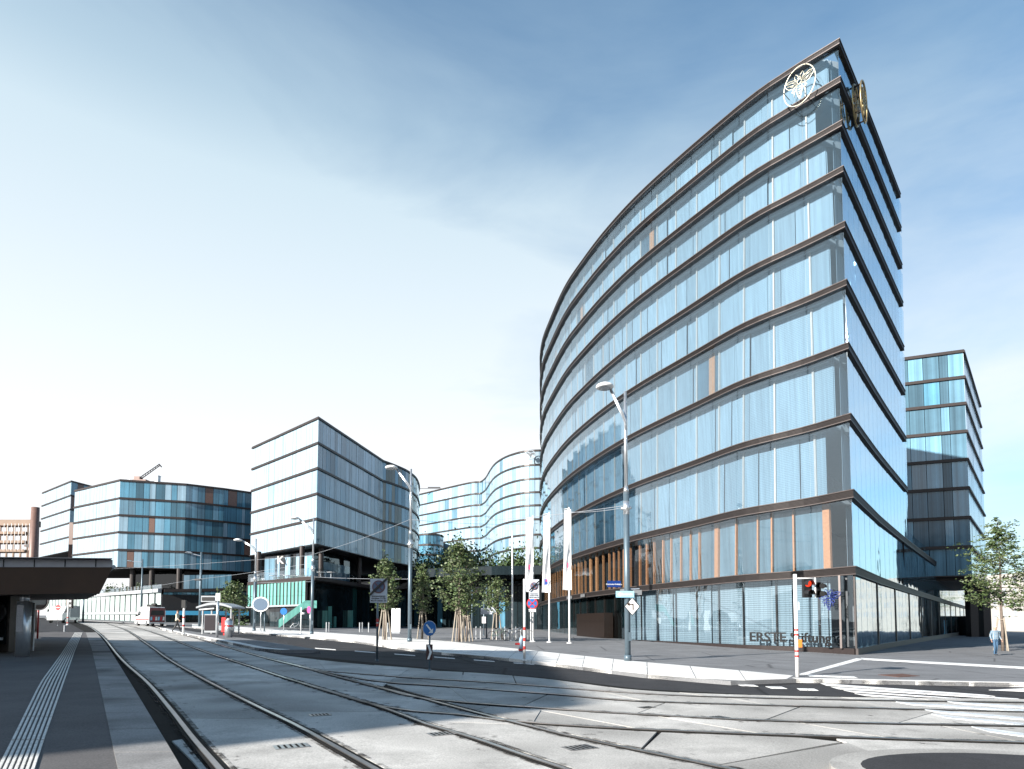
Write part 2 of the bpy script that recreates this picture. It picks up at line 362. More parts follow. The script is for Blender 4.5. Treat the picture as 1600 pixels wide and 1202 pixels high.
a_, b_ = resample([tuple(p) + (0,) for p in lo], 46), resample([tuple(p) + (0,) for p in EW], 46)
for i in range(46):
    q = [a_[i].lerp(a_[i + 1], .01), a_[i].lerp(a_[i + 1], .99), b_[i].lerp(b_[i + 1], .99), b_[i].lerp(b_[i + 1], .01)]
    for (f0, f1) in ((0.0, .12), (.135, .55), (.565, 1)):
        qq = [q[0].lerp(q[3], f0), q[1].lerp(q[2], f0), q[1].lerp(q[2], f1), q[0].lerp(q[3], f1)]
        hh = .128 + random.uniform(-.002, .003)
        MB().hexa([(v.x, v.y, gz(v.x, v.y) - .05) for v in qq], [(v.x, v.y, gz(v.x, v.y) + hh) for v in qq]).build('kerb_stone' if f0 == 0 else 'granite_slab', GRAN, edge)
# granite kerb along the right part
rk = resample([tuple(p) + (0,) for p in KW[12:]], 30)
off = offset(rk, .28, 1)
for i in range(30):
    qq = [rk[i], rk[i].lerp(rk[i + 1], .985), Vector(off[i]).lerp(Vector(off[i + 1]), .985), off[i]]
    MB().hexa([(v[0], v[1], gz(v[0], v[1]) - .05) for v in qq], [(v[0], v[1], gz(v[0], v[1]) + .127) for v in qq]).build('kerb_stone', GRAN, edge)

# tram tracks: centre lines of the rail heads
def W3(px): return [Vector(G(*p) + (0,)) for p in px]
ext = lambda P, d: [P[0] + (P[0] - P[1]).normalized() * d] + P
T1L = W3([(120, 973), (138, 979), (158, 993.5), (187, 1028.6), (228, 1066.7), (263.5, 1107.7), (301.6, 1157.5), (339.7, 1202), (372, 1242)])
T1R = W3([(165, 974), (196, 985), (231, 1008), (263.5, 1031.6), (319, 1063.8), (400, 1106), (463.7, 1137.5), (557.5, 1190), (640, 1238)])
T2L = W3([(185, 975), (216, 982), (252, 993.5), (313, 1017), (400, 1046), (448.7, 1062.5), (523.7, 1085), (610, 1113), (662.5, 1133.7), (737.5, 1156), (812.5, 1182.5), (960, 1232)])
T2R = W3([(225, 976), (262, 986), (320, 1002), (400, 1025.5), (490, 1049), (561, 1068), (655, 1092.5), (745, 1117), (812.5, 1134), (887.5, 1153), (1000, 1177), (1109, 1199), (1250, 1232)])
B1 = W3([(490, 1049), (640, 1061), (775, 1069), (1000, 1086), (1225, 1094), (1600, 1100), (1900, 1103)])
B2 = W3([(420, 1031), (561, 1062.5), (700, 1075), (887, 1089), (1000, 1098), (1300, 1107.5), (1600, 1115), (1900, 1120)])
B3 = W3([(500, 1052), (600, 1079), (655, 1093), (771, 1104), (1000, 1119), (1225, 1130), (1600, 1137.5), (1900, 1142)])
B4 = W3([(448, 1062), (523, 1086), (610, 1110), (700, 1118), (812, 1131), (1000, 1143), (1277, 1154), (1600, 1164), (1900, 1170)])
sm = lambda P: [v for v in catmull(P, 8)]
RL = [sm(c) for c in (T1L, T1R, T2L, T2R, B1, B2, B3, B4)]
tram = empty('tram_tracks', *G(400, 1100)[:2], kind='structure')
bed = [tuple(v[:2]) for v in offset(RL[0], .9, -1 if (RL[0][-1].x > RL[0][0].x) else 1)]
gp = lambda *a: G(*a)
bedp = [gp(105, 972), gp(140, 992), gp(152, 1000), gp(165, 1012), gp(240, 1202), gp(270, 1300), gp(1500, 1500), gp(1900, 1175), gp(1900, 1096), gp(1600, 1092), gp(1200, 1087), gp(1000, 1077), gp(850, 1059), gp(700, 1047), gp(480, 1026), gp(400, 1020), gp(290, 996), gp(240, 982), gp(200, 972)]
b = MB(); b.prism(bedp, lambda x, y: gz(x, y) - .1, lambda x, y: gz(x, y) + .006); b.build('track_bed', JOINT, tram)
def rail(C):
    C = resample(C, max(20, int(plen(C) / .9)))
    for (o0, o1, h, nm, m) in ((-.085, .085, .036, 'rail_groove', JOINT), (-.04, .03, .048, 'rail', RAILS)):
        A, B = offset(C, o0), offset(C, o1); V = []; Fc = []
        for p, q in zip(A, B):
            V += [(p[0], p[1], gz(*p) + .0), (p[0], p[1], gz(*p) + h), (q[0], q[1], gz(*q) + h), (q[0], q[1], gz(*q) + .0)]
        for i in range(len(A) - 1):
            k = i * 4
            for j in range(3): Fc.append((k + j, k + 4 + j, k + 5 + j, k + j + 1))
        mesh(nm, V, Fc, m, tram)
for c in RL: rail(c)
def grime(name, cov):
    m = bpy.data.materials.new(name); m.use_nodes = True; t = m.node_tree; b = t.nodes['Principled BSDF']; o = t.nodes['Material Output']
    b.inputs['Base Color'].default_value = (.035, .03, .026, 1); b.inputs['Roughness'].default_value = .9; b.inputs['Specular IOR Level'].default_value = .1
    g = t.nodes.new('ShaderNodeNewGeometry'); n = t.nodes.new('ShaderNodeTexNoise'); n.inputs['Scale'].default_value = 3.2; n.inputs['Detail'].default_value = 9; n.inputs['Roughness'].default_value = .75
    t.links.new(g.outputs['Position'], n.inputs[0]); mr = t.nodes.new('ShaderNodeMapRange'); mr.inputs[1].default_value = .62 - cov; mr.inputs[2].default_value = .72 - cov * .5; mr.inputs[4].default_value = .8
    t.links.new(n.outputs[0], mr.inputs[0]); tr = t.nodes.new('ShaderNodeBsdfTransparent'); mxs = t.nodes.new('ShaderNodeMixShader')
    t.links.new(mr.outputs[0], mxs.inputs[0]); t.links.new(tr.outputs[0], mxs.inputs[1]); t.links.new(b.outputs[0], mxs.inputs[2]); t.links.new(mxs.outputs[0], o.inputs[0]); return m
GR1, GR2 = grime('rail_grime', .18), grime('faint_grime', .04)
for ci, c in enumerate(RL):
    C = resample(c, max(20, int(plen(c) / .9)))
    for wd_, h_, mm_ in ((.17, .0355, GR1), (.42, .0345, GR2)):
        A, B = offset(C, -wd_), offset(C, wd_); V = []
        for p, q in zip(A, B): V += [(p[0], p[1], gz(*p) + h_ + ci * .0001), (q[0], q[1], gz(*q) + h_ + ci * .0001)]
        mesh('grime_film', V, [(2 * i, 2 * i + 1, 2 * i + 3, 2 * i + 2) for i in range(len(A) - 1)], mm_, tram)
for px, py, s_ in ((455, 1170, .22), (690, 1150, .2), (905, 1172, .22), (1120, 1124, .2), (1010, 1108, .16), (500, 1120, .18)):
    x, y = G(px, py); b = MB(); b.box((x, y, gz(x, y) + .02), (s_ * 2, s_ * 1.4, .034), .5); b.build('drain_frame', RAILS, tram)
    for q in range(5): b = MB(); b.box((x - s_ * .7 * cos(.5) + q * s_ * .35 * cos(.5), y - s_ * .7 * sin(.5) + q * s_ * .35 * sin(.5), gz(x, y) + .037), (.03, s_ * 1.1, .004), .5); b.build('drain_slot', JOINT, tram)
def cut(C, f0, f1, n=120):
    P = resample(C, n); return P[int(f0 * n):int(f1 * n) + 1]
def nearest(C, p):
    return min(range(len(C)), key=lambda i: (C[i].xy - Vector(p[:2])).length)
def strip(A, B, n, gap=.13, jit=0, lift=.03, skew=0, nm='concrete_slab', m=None, sub=4):
    A, B = resample(A, n * sub), resample(B, n * sub)
    wid = max((a - b).length for a, b in zip(A, B))
    for i in range(n):
        V = []; Fc = []; hh = lift + random.uniform(-.003, .002)
        for k in range(sub + 1):
            ia = i * sub + k; ib = min(n * sub, max(0, ia + skew))
            a, b2 = A[ia], B[ib]
            if k == 0: fq = .02 / max(.1, (A[ia + 1] - a).length); a = a.lerp(A[ia + 1], fq); b2 = b2.lerp(B[min(ib + 1, n * sub)], fq)
            if k == sub: fq = .02 / max(.1, (A[ia - 1] - a).length); a = a.lerp(A[ia - 1], fq); b2 = b2.lerp(B[max(ib - 1, 0)], fq)
            d = b2 - a; ln = max(d.length, .01); g = min(gap / ln, .42)
            p, q = a + d * g, b2 - d * g
            V += [(p.x, p.y, gz(p.x, p.y) - .02), (p.x, p.y, gz(p.x, p.y) + hh), (q.x, q.y, gz(q.x, q.y) + hh), (q.x, q.y, gz(q.x, q.y) - .02)]
        for k in range(sub):
            o = k * 4
            for j in range(3): Fc.append((o + j, o + 4 + j, o + 5 + j, o + j + 1))
        Fc += [(0, 1, 2, 3), (sub * 4 + 3, sub * 4 + 2, sub * 4 + 1, sub * 4)]
        mesh(nm, V, Fc, m or CONC, tram)
c1l, c1r, c2l, c2r, b1, b2, b3, b4 = RL
strip(c1l, c1r, 22, skew=0); strip(c1r, c2l, 18); strip(c2l, c2r, 22)
# wedges between the running rails and the branch to the right
def sub(C, p0, p1):
    i, j = nearest(C, p0), nearest(C, p1); return C[min(i, j):max(i, j) + 1]
strip(sub(b3, G(812, 1107), G(1900, 1142)), sub(b4, G(930, 1139), G(1900, 1170)), 5, skew=2)
strip(sub(b2, G(700, 1075), G(1900, 1120)), sub(b3, G(740, 1101), G(1900, 1142)), 6, skew=-2)
strip(sub(b1, G(640, 1061), G(1900, 1103)), sub(b2, G(640, 1070), G(1900, 1120)), 7, skew=2)
strip(sub(c2r, G(670, 1096), G(830, 1138)), sub(b3, G(700, 1098), G(850, 1110)), 2, gap=.2)
strip(sub(c2r, G(1000, 1177), G(1250, 1232)), [v + Vector((0, 0, 0)) for v in W3([(1030, 1145.5), (1290, 1155.5), (1390, 1174), (1420, 1232)])], 2, gap=.1)
strip(sub(c2r, G(860, 1148), G(1000, 1176)), sub(b4, G(880, 1138), G(1030, 1145)), 1, gap=.16)
up = W3([(640, 1048), (750, 1053), (860, 1063), (1000, 1080), (1225, 1089), (1600, 1094), (1900, 1097)])
strip(sm(up), sub(b1, G(640, 1061), G(1900, 1103)), 12, gap=.06)
strip(sm(W3([(240, 978), (290, 990), (330, 1000), (400, 1017), (480, 1030), (640, 1046)])), sub(c2r, G(262, 986), G(600, 1078)), 14, gap=.12)
strip(W3([(1300, 1155.5), (1420, 1159.5), (1600, 1165), (1900, 1171)]), W3([(1380, 1186), (1500, 1200), (1700, 1230), (1900, 1250)]), 2, gap=.1)
# slabs left of the first rail near the camera
strip(W3([(290, 1157), (330, 1202), (355, 1235)]), W3([(262, 1162), (300, 1202), (322, 1235)]), 1, gap=.06)

def fill(px):
    b = MB(); b.prism([G(*p) for p in px], lambda x, y: gz(x, y) - .02, lambda x, y: gz(x, y) + .02); b.build('concrete_slab', CONC, tram)
fill([(585, 1040), (660, 1046), (780, 1064), (800, 1100), (700, 1098), (640, 1082), (590, 1066)]); fill([(790, 1100), (960, 1112), (980, 1142), (870, 1149), (800, 1126)]); fill([(610, 1085), (690, 1100), (800, 1125), (740, 1117)])
# lane and crossing paint
def paint(px, m=PAINT, h=.124, nm='painted_line'):
    b = MB(); P = [G(*p) for p in px]; b.prism(P, lambda x, y: gz(x, y) + h - .03, lambda x, y: gz(x, y) + h + .004)
    return tag(b.build(nm, m), kind='structure')
paint([(1247, 1060), (1262, 1060), (1352, 1034), (1338, 1033)])
paint([(1345, 1032.2), (1345, 1034.8), (1600, 1050), (1640, 1052), (1640, 1049)])
paint([(1262, 1060.5), (1265, 1063), (1340, 1066), (1335, 1063.5)])
for q in ([(1150, 1069.5), (1158, 1072), (1185, 1073), (1178, 1070.5)], [(1196, 1073), (1205, 1076), (1230, 1076.5), (1221, 1073.5)], [(1245, 1076), (1250, 1079), (1279, 1079.5), (1272, 1076.5)]): paint(q, h=.004, nm='painted_dash')
# zebra crossing, long bars running to the right
ZB = [((1282, 1068), (1538, 1086), (1555, 1088.5), (1291, 1071.5)), ((1298, 1073.5), (1590, 1092), (1600, 1094.5), (1310, 1077)), ((1318, 1079), (1570, 1096.5), (1600, 1099.5), (1333, 1082)), ((1335, 1084), (1500, 1096), (1490, 1098), (1352, 1087.5)),
      ((1400, 1099.5), (1600, 1112), (1600, 1115), (1425, 1104)), ((1480, 1099), (1600, 1106), (1600, 1109), (1500, 1102)), ((1445, 1112), (1600, 1124), (1600, 1128), (1470, 1117)), ((1455, 1119), (1600, 1134), (1600, 1137), (1480, 1125)), ((1518, 1139), (1600, 1150), (1600, 1155), (1545, 1147))]
for i, q in enumerate(ZB): paint(q, PAINT if i < 4 else PAINTW, h=.004 if i < 4 else .042, nm='zebra_bar')
paint([(1545, 1078.5), (1600, 1076), (1640, 1078), (1640, 1082), (1600, 1081)], h=.004)
for q in ([(150, 1031), (152, 1033), (215, 1035.5), (213, 1033.5)], [(120, 1039), (121, 1041), (240, 1043), (240, 1041)]): pass
for i in range(7):   # lane dashes on the far carriageway
    a, c = (430 + i * 62, 1008 + i * 4.6), (462 + i * 62, 1010.4 + i * 4.6); paint([a, c, (c[0] + 1, c[1] + 1), (a[0] + 1, a[1] + 1)], h=.004, nm='lane_dash')
mh = G(1405, 1061); b = MB(); b.prism([G(1372, 1060.5), G(1405, 1064.5), G(1438, 1062.5), G(1410, 1059)], lambda x, y: gz(x, y) + .1, lambda x, y: gz(x, y) + .132)
tag(b.build('manhole_cover', mat('rust', (.10, .045, .03), .8, noise=.3)), 'rusty brown manhole cover in the pavement before the glass corner', 'manhole cover')
# rounded traffic island, bottom right
cx, cy = G(1606, 1226); isl = []
for k in range(40):
    a = 2 * PI * k / 40; isl.append((cx + 2.15 * cos(a), cy + 1.35 * sin(a)))
b = MB(); b.prism(isl, lambda x, y: gz(x, y) - .05, lambda x, y: gz(x, y) + .13); tag(b.build('traffic_island', CONC), kind='structure')
b = MB(); b.prism([(cx + (x - cx) * .84, cy + (y - cy) * .78) for x, y in isl], lambda x, y: gz(x, y), lambda x, y: gz(x, y) + .137); tag(b.build('island_surface', ASPH), kind='structure')

# tram stop island in front of the shelter
ISL = [(250, 984), (262, 987.5), (290, 994), (325, 1001), (359, 1008), (405, 1018.5), (440, 1021), (500, 1021), (430, 1009), (380, 1001), (330, 994), (290, 988), (262, 983.5)]
sheet('stop_island', ISL, .16, ASPHL)
ik = resample(W3(ISL[0:7]), 34); io = offset(ik, .45, 1)
ie = empty('island_kerb', ik[10].x, ik[10].y, kind='structure')
for i in range(34):
    qq = [ik[i], ik[i].lerp(ik[i + 1], .98), Vector(io[i]).lerp(Vector(io[i + 1]), .98), io[i]]
    MB().hexa([(v[0], v[1], gz(v[0], v[1]) - .05) for v in qq], [(v[0], v[1], gz(v[0], v[1]) + .168) for v in qq]).build('kerb_stone', GRAN, ie)

# near platform on the left
PL = [(-700, 1040), (-300, 990), (50, 993), (82, 990.5), (150, 991.5), (166, 1012), (270, 1202), (300, 1260), (-900, 1600)]
plat = sheet('tram_platform', PL, .17, PLAT)
se = resample(W3([(150, 991.5), (157, 1000), (166, 1012), (204, 1080), (270, 1202), (300, 1260)]), 30)
si = resample(W3([(134, 992), (138, 1005), (143, 1020), (155, 1080), (178, 1202), (190, 1260)]), 30)
pe = empty('platform_edge', se[10].x, se[10].y, kind='structure')
for i in range(30):
    qq = [se[i], se[i].lerp(se[i + 1], .985), si[i].lerp(si[i + 1], .985), si[i]]; hh = .178 + random.uniform(-.002, .002)
    MB().hexa([(v.x, v.y, gz(v.x, v.y) - .05) for v in qq], [(v.x, v.y, gz(v.x, v.y) + hh) for v in qq]).build('edge_slab', PLATS, pe)
tl = resample(W3([(116.5, 992), (94, 1030), (60, 1080), (5, 1202), (-15, 1245)]), 24); tr_ = resample(W3([(129, 992), (117, 1025), (99, 1085), (62, 1202), (50, 1245)]), 24)
te = empty('tactile_paving', tl[10].x, tl[10].y, kind='structure')
for j in range(7):
    f = (j + .5) / 7
    for i in range(24):
        p, q = tl[i].lerp(tr_[i], f), tl[i + 1].lerp(tr_[i + 1], f); q = p.lerp(q, .97)
        hw = (tl[i] - tr_[i]).normalized() * .022
        MB().hexa([(v.x, v.y, gz(v.x, v.y) + .15) for v in (p - hw, p + hw, q + hw, q - hw)], [(v.x, v.y, gz(v.x, v.y) + .185) for v in (p - hw * .7, p + hw * .7, q + hw * .7, q - hw * .7)]).build('tactile_rib', TACT, te)

# ------------------------------------------------------------ main office building
CD = 34.2
LV = [885, 766, 648, 538, 440, 350, 264, 193, 125, 66]
ZL = [ZP(CD, y) for y in LV]
Z1, ZT = ZL[0], ZL[-1]
cb = XY(1337, CD, .5)
pb = [(1260, 36.8), (1160, 40.2), (1085, 45), (985, 53.5), (920, 63), (880, 73), (858, 83), (846, 94), (847, 105), (862, 118)]
pt = [(1235, 36.1), (1160, 38.6), (1018, 45.8), (953, 51), (910, 56.2), (884, 60.6), (862, 67), (849.5, 72.3), (846, 78.5), (850, 88), (866, 99)]
cb = Vector((cb[0], cb[1]))
LB = resample([v for v in catmull([(cb.x, cb.y, 0)] + [XY(*p, Z=5) + (0,) for p in pb], 10)], 400)
LT = resample([v for v in catmull([(cb.x, cb.y, 0)] + [XY(*p, Z=ZT) + (0,) for p in pt], 10)], 400)
rb = [XY(1377, 43.2, 4), XY(1419, 55.2, 5)]; rt = [XY(1354, 39.2, ZT), XY(1404, 47, ZT)]
RB = resample(catmull([(cb.x, cb.y, 0)] + [p + (0,) for p in rb], 10), 200); RT = resample(catmull([(cb.x, cb.y, 0)] + [p + (0,) for p in rt], 10), 200)
PB = resample([(cb.x, cb.y, 0), rb[0] + (0,), rb[1] + (0,), XY(1482, 88, 5) + (0,), XY(1508, 114, 5) + (0,)], 400)
def tz(z): return (z - Z1) / (ZT - Z1)
def atc(C, f):
    n = len(C) - 1; f = max(0, min(.99999, f)) * n; i = int(f); return C[i].lerp(C[i + 1], f - i)
def plan(side, f, z):
    t = max(0, tz(z))
    if side == 'L': A, B = LB, LT
    elif side == 'R': A, B = RB, RT
    else: A, B = PB, PB; t = 0
    p = atc(A, f).lerp(atc(B, f), t); return p
def pn(side, f, z):
    e_ = .004; a, c = plan(side, max(0, f - e_), z), plan(side, min(1, f + e_), z); d = (c - a).normalized()
    n = Vector((-d.y, d.x, 0))
    if side == 'L': n = -Vector((-d.y, d.x, 0)) if (Vector((-d.y, d.x, 0)).y > 0 and f < .3) else n
    return d
def nrm(side, f, z):
    d = pn(side, f, z)
    return Vector((-d.y, d.x, 0)) if side == 'L' else Vector((d.y, -d.x, 0))
def pt3(side, f, z, o):
    p = plan(side, f, z) + nrm(side, f, z) * o; return (p.x, p.y, z)
def plate(side, f0, f1, z0, z1, o0, o1, n=1):
    """thick plate on the facade from fraction f0..f1, z0..z1, between offsets o0 (inner) and o1 (outer)"""
    b = MB()
    for i in range(n):
        g0, g1 = f0 + (f1 - f0) * i / n, f0 + (f1 - f0) * (i + 1) / n
        b.hexa([pt3(side, g0, z0, o0), pt3(side, g1, z0, o0), pt3(side, g1, z0, o1), pt3(side, g0, z0, o1)], [pt3(side, g0, z1, o0), pt3(side, g1, z1, o0), pt3(side, g1, z1, o1), pt3(side, g0, z1, o1)])
    return b.V, b.F
def fL(px, z=3):
    """fraction along the left facade seen at picture column px"""
    best = min(range(300), key=lambda q: abs(800 + F * plan('L', q / 400, z).x / (plan('L', q / 400, z).y * cos(PITCH) + (z - CAMZ) * sin(PITCH)) - px))
    return best / 400
TH = [.46, .46, .38, .36, .35, .35, .34, .34, .33, .30]
main = empty('office_building', cb.x, cb.y, 'tall curved glass office building with a sharp corner and gold bee emblem', 'office building')
LL, RRL = plen(LB), plen(PB)
NB = 34
def sweepband(side, z, th, o, f1, n, mlist, name):
    """cladding band with fine louvre ribs, following the facade"""
    prof = [(-.25, -th), (o, -th), (o, -th + .05)]
    k = max(2, int(th / .085))
    for i in range(k):
        za = -th + .05 + (th - .1) * i / k; zb = -th + .05 + (th - .1) * (i + 1) / k
        prof += [(o - .035, za + .004), (o - .035, za + (zb - za) * .45), (o - .005, za + (zb - za) * .55), (o - .005, zb)]
    prof += [(o + .03, -.045), (o + .03, 0), (-.25, 0)]
    V = []; Fc = []; I = []; m = len(prof)
    for j in range(n + 1):
        f = f1 * j / n
        for (a, c) in prof:
            p = plan(side, f, z)
            q = p + nrm(side, f, z) * a
            if j == 0:   # mitre at the sharp corner: the other side's band is shallower
                os_ = 'L' if side != 'L' else ('P' if z < ZL[1] + .1 else 'R'); no = nrm(os_, 0, z); ns_ = nrm(side, 0, z); oo = (.20 if os_ == 'L' else (.16 if os_ == 'P' else .14)); oo = a + oo - o if a > -.2 else a
                c12 = ns_.dot(no); al = (a - oo * c12) / (1 - c12 * c12); be = (oo - a * c12) / (1 - c12 * c12); q = p + ns_ * al + no * be
            V.append((q.x, q.y, z + c))
    for j in range(n):
        for i in range(m - 1):
            Fc.append((j * m + i, j * m + i + 1, (j + 1) * m + i + 1, (j + 1) * m + i)); I.append(1 if i >= m - 4 or i < 2 else 0)
    Fc += [tuple(range(m)), tuple(range(n * m, n * m + m))[::-1]]; I += [0, 0]
    return mesh(name, V, Fc, mlist, main, mi=I)
panes, blinds, posts, win = [], [], [], []
SMOKE0 = farglass('entrance_smoked_glass', (.012, .018, .02), .05, .5, ior=1.35)
GLASS_DIM = glass('entrance_glass', (.9, .93, .93), .05, .2, .01, .01)
rnd = random.Random(3)
def floors():
    zb0 = gz(cb.x, cb.y) + .1
    for i in range(10):
        lo_ = zb0 + .35 if i == 0 else ZL[i - 1]; hi = ZL[i] - TH[i]
        yield i, lo_, hi
for i, z0, z1 in floors():
    h = z1 - z0
    pat = rnd.random()
    for k in range(NB):
        f0, f1 = k / NB, (k + 1) / NB
        size = h / plan('L', f0, z0).y
        v, fc = plate('L', f0 + .0004, f1 - .0004, z0, z1, -.015, .015)
        gm = GLASS_DIM if (i < 2 and k > 8) else GLASS_LOW if i == 0 else (GLASS_CLEAR if i == 1 and k < 30 else GLASS)
        panes.append((size + 1 * (i == 0), v, fc, gm))
        if i == 1: continue
        g0 = f0 + (.022 if k == 0 else .0006)
        pxk = 800 + F * plan('L', f0, 3).x / plan('L', f0, 3).y
        if i == 0 and pxk < 990:
            win.append((size, *plate('L', g0, f1 - .0006, z0 - .3, z1 + .2, -.62, -.58), SMOKE0))
            posts.append((size, *plate('L', f0 - .001, f0 + .001, z0, z1 + .2, -.57, -.45), SPAND)); continue
        iswin = (rnd.random() < .05 and i > 1) or (i in (9, 8) and rnd.random() < .12)
        if k < 3 and i: iswin = False
        if i == 0 and k > 20: iswin = True
        if iswin:
            m_ = INWIN; zz = z0
            win.append((size, *plate('L', g0, f1 - .0006, z0, z1 + .2, -.62, -.58), m_))
            if rnd.random() < .6 and i > 1:
                win.append((size * .5, *plate('L', f0 + .2 / NB, f0 + .45 / NB, z0, z1 + .2, -.575, -.53), WOOD))
        else:
            drop = rnd.choice([0, 0, 0, 0, .0, .12]) if i > 1 else 0
            bm_ = BLINDG if i == 0 else (BLIND if i < 7 else BLIND2)
            half = rnd.random() < .75
            if half:
                fm = f0 + (f1 - f0) * rnd.choice([.2, .38, .5, .62, .8]); o = rnd.uniform(-.12, .06)
                blinds.append((size, *plate('L', g0, fm - .0003, z0 + drop, z1 + .2, -.60 + o, -.585 + o), bm_)); blinds.append((size, *plate('L', fm + .0003, f1 - .0006, z0, z1 + .2, -.60, -.585), bm_))
            else: blinds.append((size, *plate('L', g0, f1 - .0006, z0 + drop, z1 + .2, -.60, -.585), bm_))
        if i != 1 and k > 0: posts.append((size, *plate('L', f0 - .0007, f0 + .0007, z0, z1 + .2, -.62, -.50), mat('pale_post', (.50, .43, .38), .5, noise=.1) if i else SPAN))
    # the side towards the street
    if i > 1:
        NR = 14
        for k in range(NR):
            f0, f1 = k / NR, (k + 1) / NR
            size = h / plan('R', f0, z0).y
            panes.append((size * .8, *plate('R', f0 + .001, f1 - .001, z0, z1, -.015, .015), GLASS_SIDE))
            blinds.append((size * .3, *plate('R', f0 + (.05 if k == 0 else .001), f1 - .001, z0, z1 + .2, -.60, -.585), BLIND2))
        e0, d = plan('R', 1, z0), pn('R', 1, z0); e1 = plan('R', 1, z1); n_ = nrm('R', 1, z0) * .02; L_ = .9
        b = MB(); b.hexa([(e0.x, e0.y, z0), (e0.x + d.x * L_, e0.y + d.y * L_, z0), (e0.x + d.x * L_ + n_.x, e0.y + d.y * L_ + n_.y, z0), (e0.x + n_.x, e0.y + n_.y, z0)],
                         [(e1.x, e1.y, z1), (e1.x + d.x * L_, e1.y + d.y * L_, z1), (e1.x + d.x * L_ + n_.x, e1.y + d.y * L_ + n_.y, z1), (e1.x + n_.x, e1.y + n_.y, z1)])
        b.build('glass_fin', GLASS_CLEAR, main)
    else:
        NR = 46
        for k in range(NR):
            f0, f1 = k / NR, (k + 1) / NR; size = h / plan('P', f0, z0).y
            panes.append((size * .9, *plate('P', f0 + .0005, f1 - .0005, z0, z1, -.015, .015), GLASS_SIDE))
            if i == 1: blinds.append((size * .3, *plate('P', f0 + (.03 if k == 0 else .001), f1 - .001, z0, z1 + .2, -.60, -.585), BLIND2))
            elif k % 4 == 0: posts.append((size + 1, *plate('P', f0, f0 + .003, z0, z1, -.02, .06), SPAND))
            if i == 0: posts.append((size * .2, *plate('P', f0, f0 + .0015, z0, z1, -.75, -.65), SPAN2))
# larch posts and panes of the open first floor
i, z0, z1 = 1, ZL[0], ZL[1] - TH[1]
k = 0; f = .02
FD = fL(1035, 5)
while f < .72:
    wd = rnd.choice([.10, .10, .13, .42]) / LL; st = rnd.uniform(.7, 1.9) / LL
    posts.append((5 if f < .5 else .05, *plate('L', f, f + wd, z0, z1 + .2, -.62, -.45), WOOD)); f += wd
    if f < FD: win.append((.2, *plate('L', f + .0004, f + st - .0004, z0, z1 + .2, -.60, -.575), farglass('floor_window', (.09, .15, .19), .04, .25, ior=1.7, noise=.25)))
    f += st
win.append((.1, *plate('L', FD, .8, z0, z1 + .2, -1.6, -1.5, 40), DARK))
emit(main, 'glass_pane', panes, GLASS); emit(main, 'blind', blinds, BLIND); emit(main, 'window_post', posts, WOOD); emit(main, 'inner_window', win, INWIN)
for j, z in enumerate(ZL):
    sweepband('L', z, TH[j], .20, 1, 90, [SPAN, SPAN2], 'cladding_band')
    if j > 1: sweepband('R', z, TH[j], .14, 1, 20, [SPAND, SPAN], 'cladding_band')
    else: sweepband('P', z, TH[j], .16, 1, 20, [SPAND, SPAN], 'cladding_band')
for (sd, n) in (('L', 90), ('P', 20)):
    zb0 = gz(cb.x, cb.y)
    V, Fc = plate(sd, 0, 1, zb0 - 1.2, zb0 + .45, -.25, .12, n); mesh('plinth', V, Fc, SPAND, main)
# slabs, back walls
for j, z in enumerate([ZL[0], *ZL[1:]]):
    lft = [plan('L', q / 60, z) - nrm('L', q / 60, z) * .3 for q in range(61)]
    rgt = [plan('R' if j > 0 else 'P', q / 12, z) - nrm('R' if j > 0 else 'P', q / 12, z) * .3 for q in range(13)]
    poly = [(p.x, p.y) for p in lft[1:]] + [(p.x, p.y) for p in reversed(rgt[1:])]
    b = MB(); b.prism(poly, z - .44, z - .02); b.build('roof_slab' if j == 9 else 'floor_slab', SLAB, main)
for sd, f0, f1 in (('L', .04, 1), ('R', .1, .97)):   # core walls behind the rooms
    n = 40; V = []; Fc = []
    for q in range(n + 1):
        f = f0 + (f1 - f0) * q / n
        for z in (gz(cb.x, cb.y), ZT - .5):
            p = plan(sd, f, z) - nrm(sd, f, z) * 3.6; V.append((p.x, p.y, z))
    Fc = [(2 * q, 2 * q + 2, 2 * q + 3, 2 * q + 1) for q in range(n)]
    mesh('core_wall', V, Fc, mat('core_wall', (.12, .12, .125), .8, noise=.3), main)
e0, e1 = plan('R', 1, ZL[1]), plan('R', 1, ZT); l0, l1 = plan('L', 1, ZL[1]), plan('L', 1, ZT)
mesh('end_wall', [(e0.x - .3, e0.y, ZL[1] - 5), (l0.x + 1, l0.y, ZL[1] - 5), (l1.x + 1, l1.y, ZT - .02), (e1.x - .3, e1.y, ZT - .02)], [(0, 1, 2, 3)], SPAND, main)
p1 = plan('P', 1, 0); mesh('end_wall', [(p1.x - .1, p1.y - .1, -3), (l0.x + 1, l0.y + 3, -3), (l0.x + 1, l0.y + 3, ZL[1] - .5), (p1.x - .1, p1.y - .1, ZL[1] - .5)], [(0, 1, 2, 3)], SPAND, main)
b = MB(); pr = [plan('P', q / 20, 0) - nrm('P', q / 20, 0) * .3 for q in range(5, 21)]
b.prism([(p.x, p.y) for p in pr] + [(p1.x - 30, p1.y + 1), (plan('P', .25, 0).x - 18, plan('P', .25, 0).y + 8)], ZL[1] - .4, ZL[1] - .03); b.build('podium_roof', SLAB, main)
# parapet glass on the podium
fR = (rb[1][1] - CD) / (114 - CD)
for k in range(12):
    fa, fb = .262 + .048 * k, .262 + .048 * (k + 1) - .001
    V, Fc = plate('P', fa, fb, ZL[1] + .02, ZL[1] + 1.5 - .02 * k, -.5, -.48); mesh('parapet_glass', V, Fc, GLASS_SIDE, main)
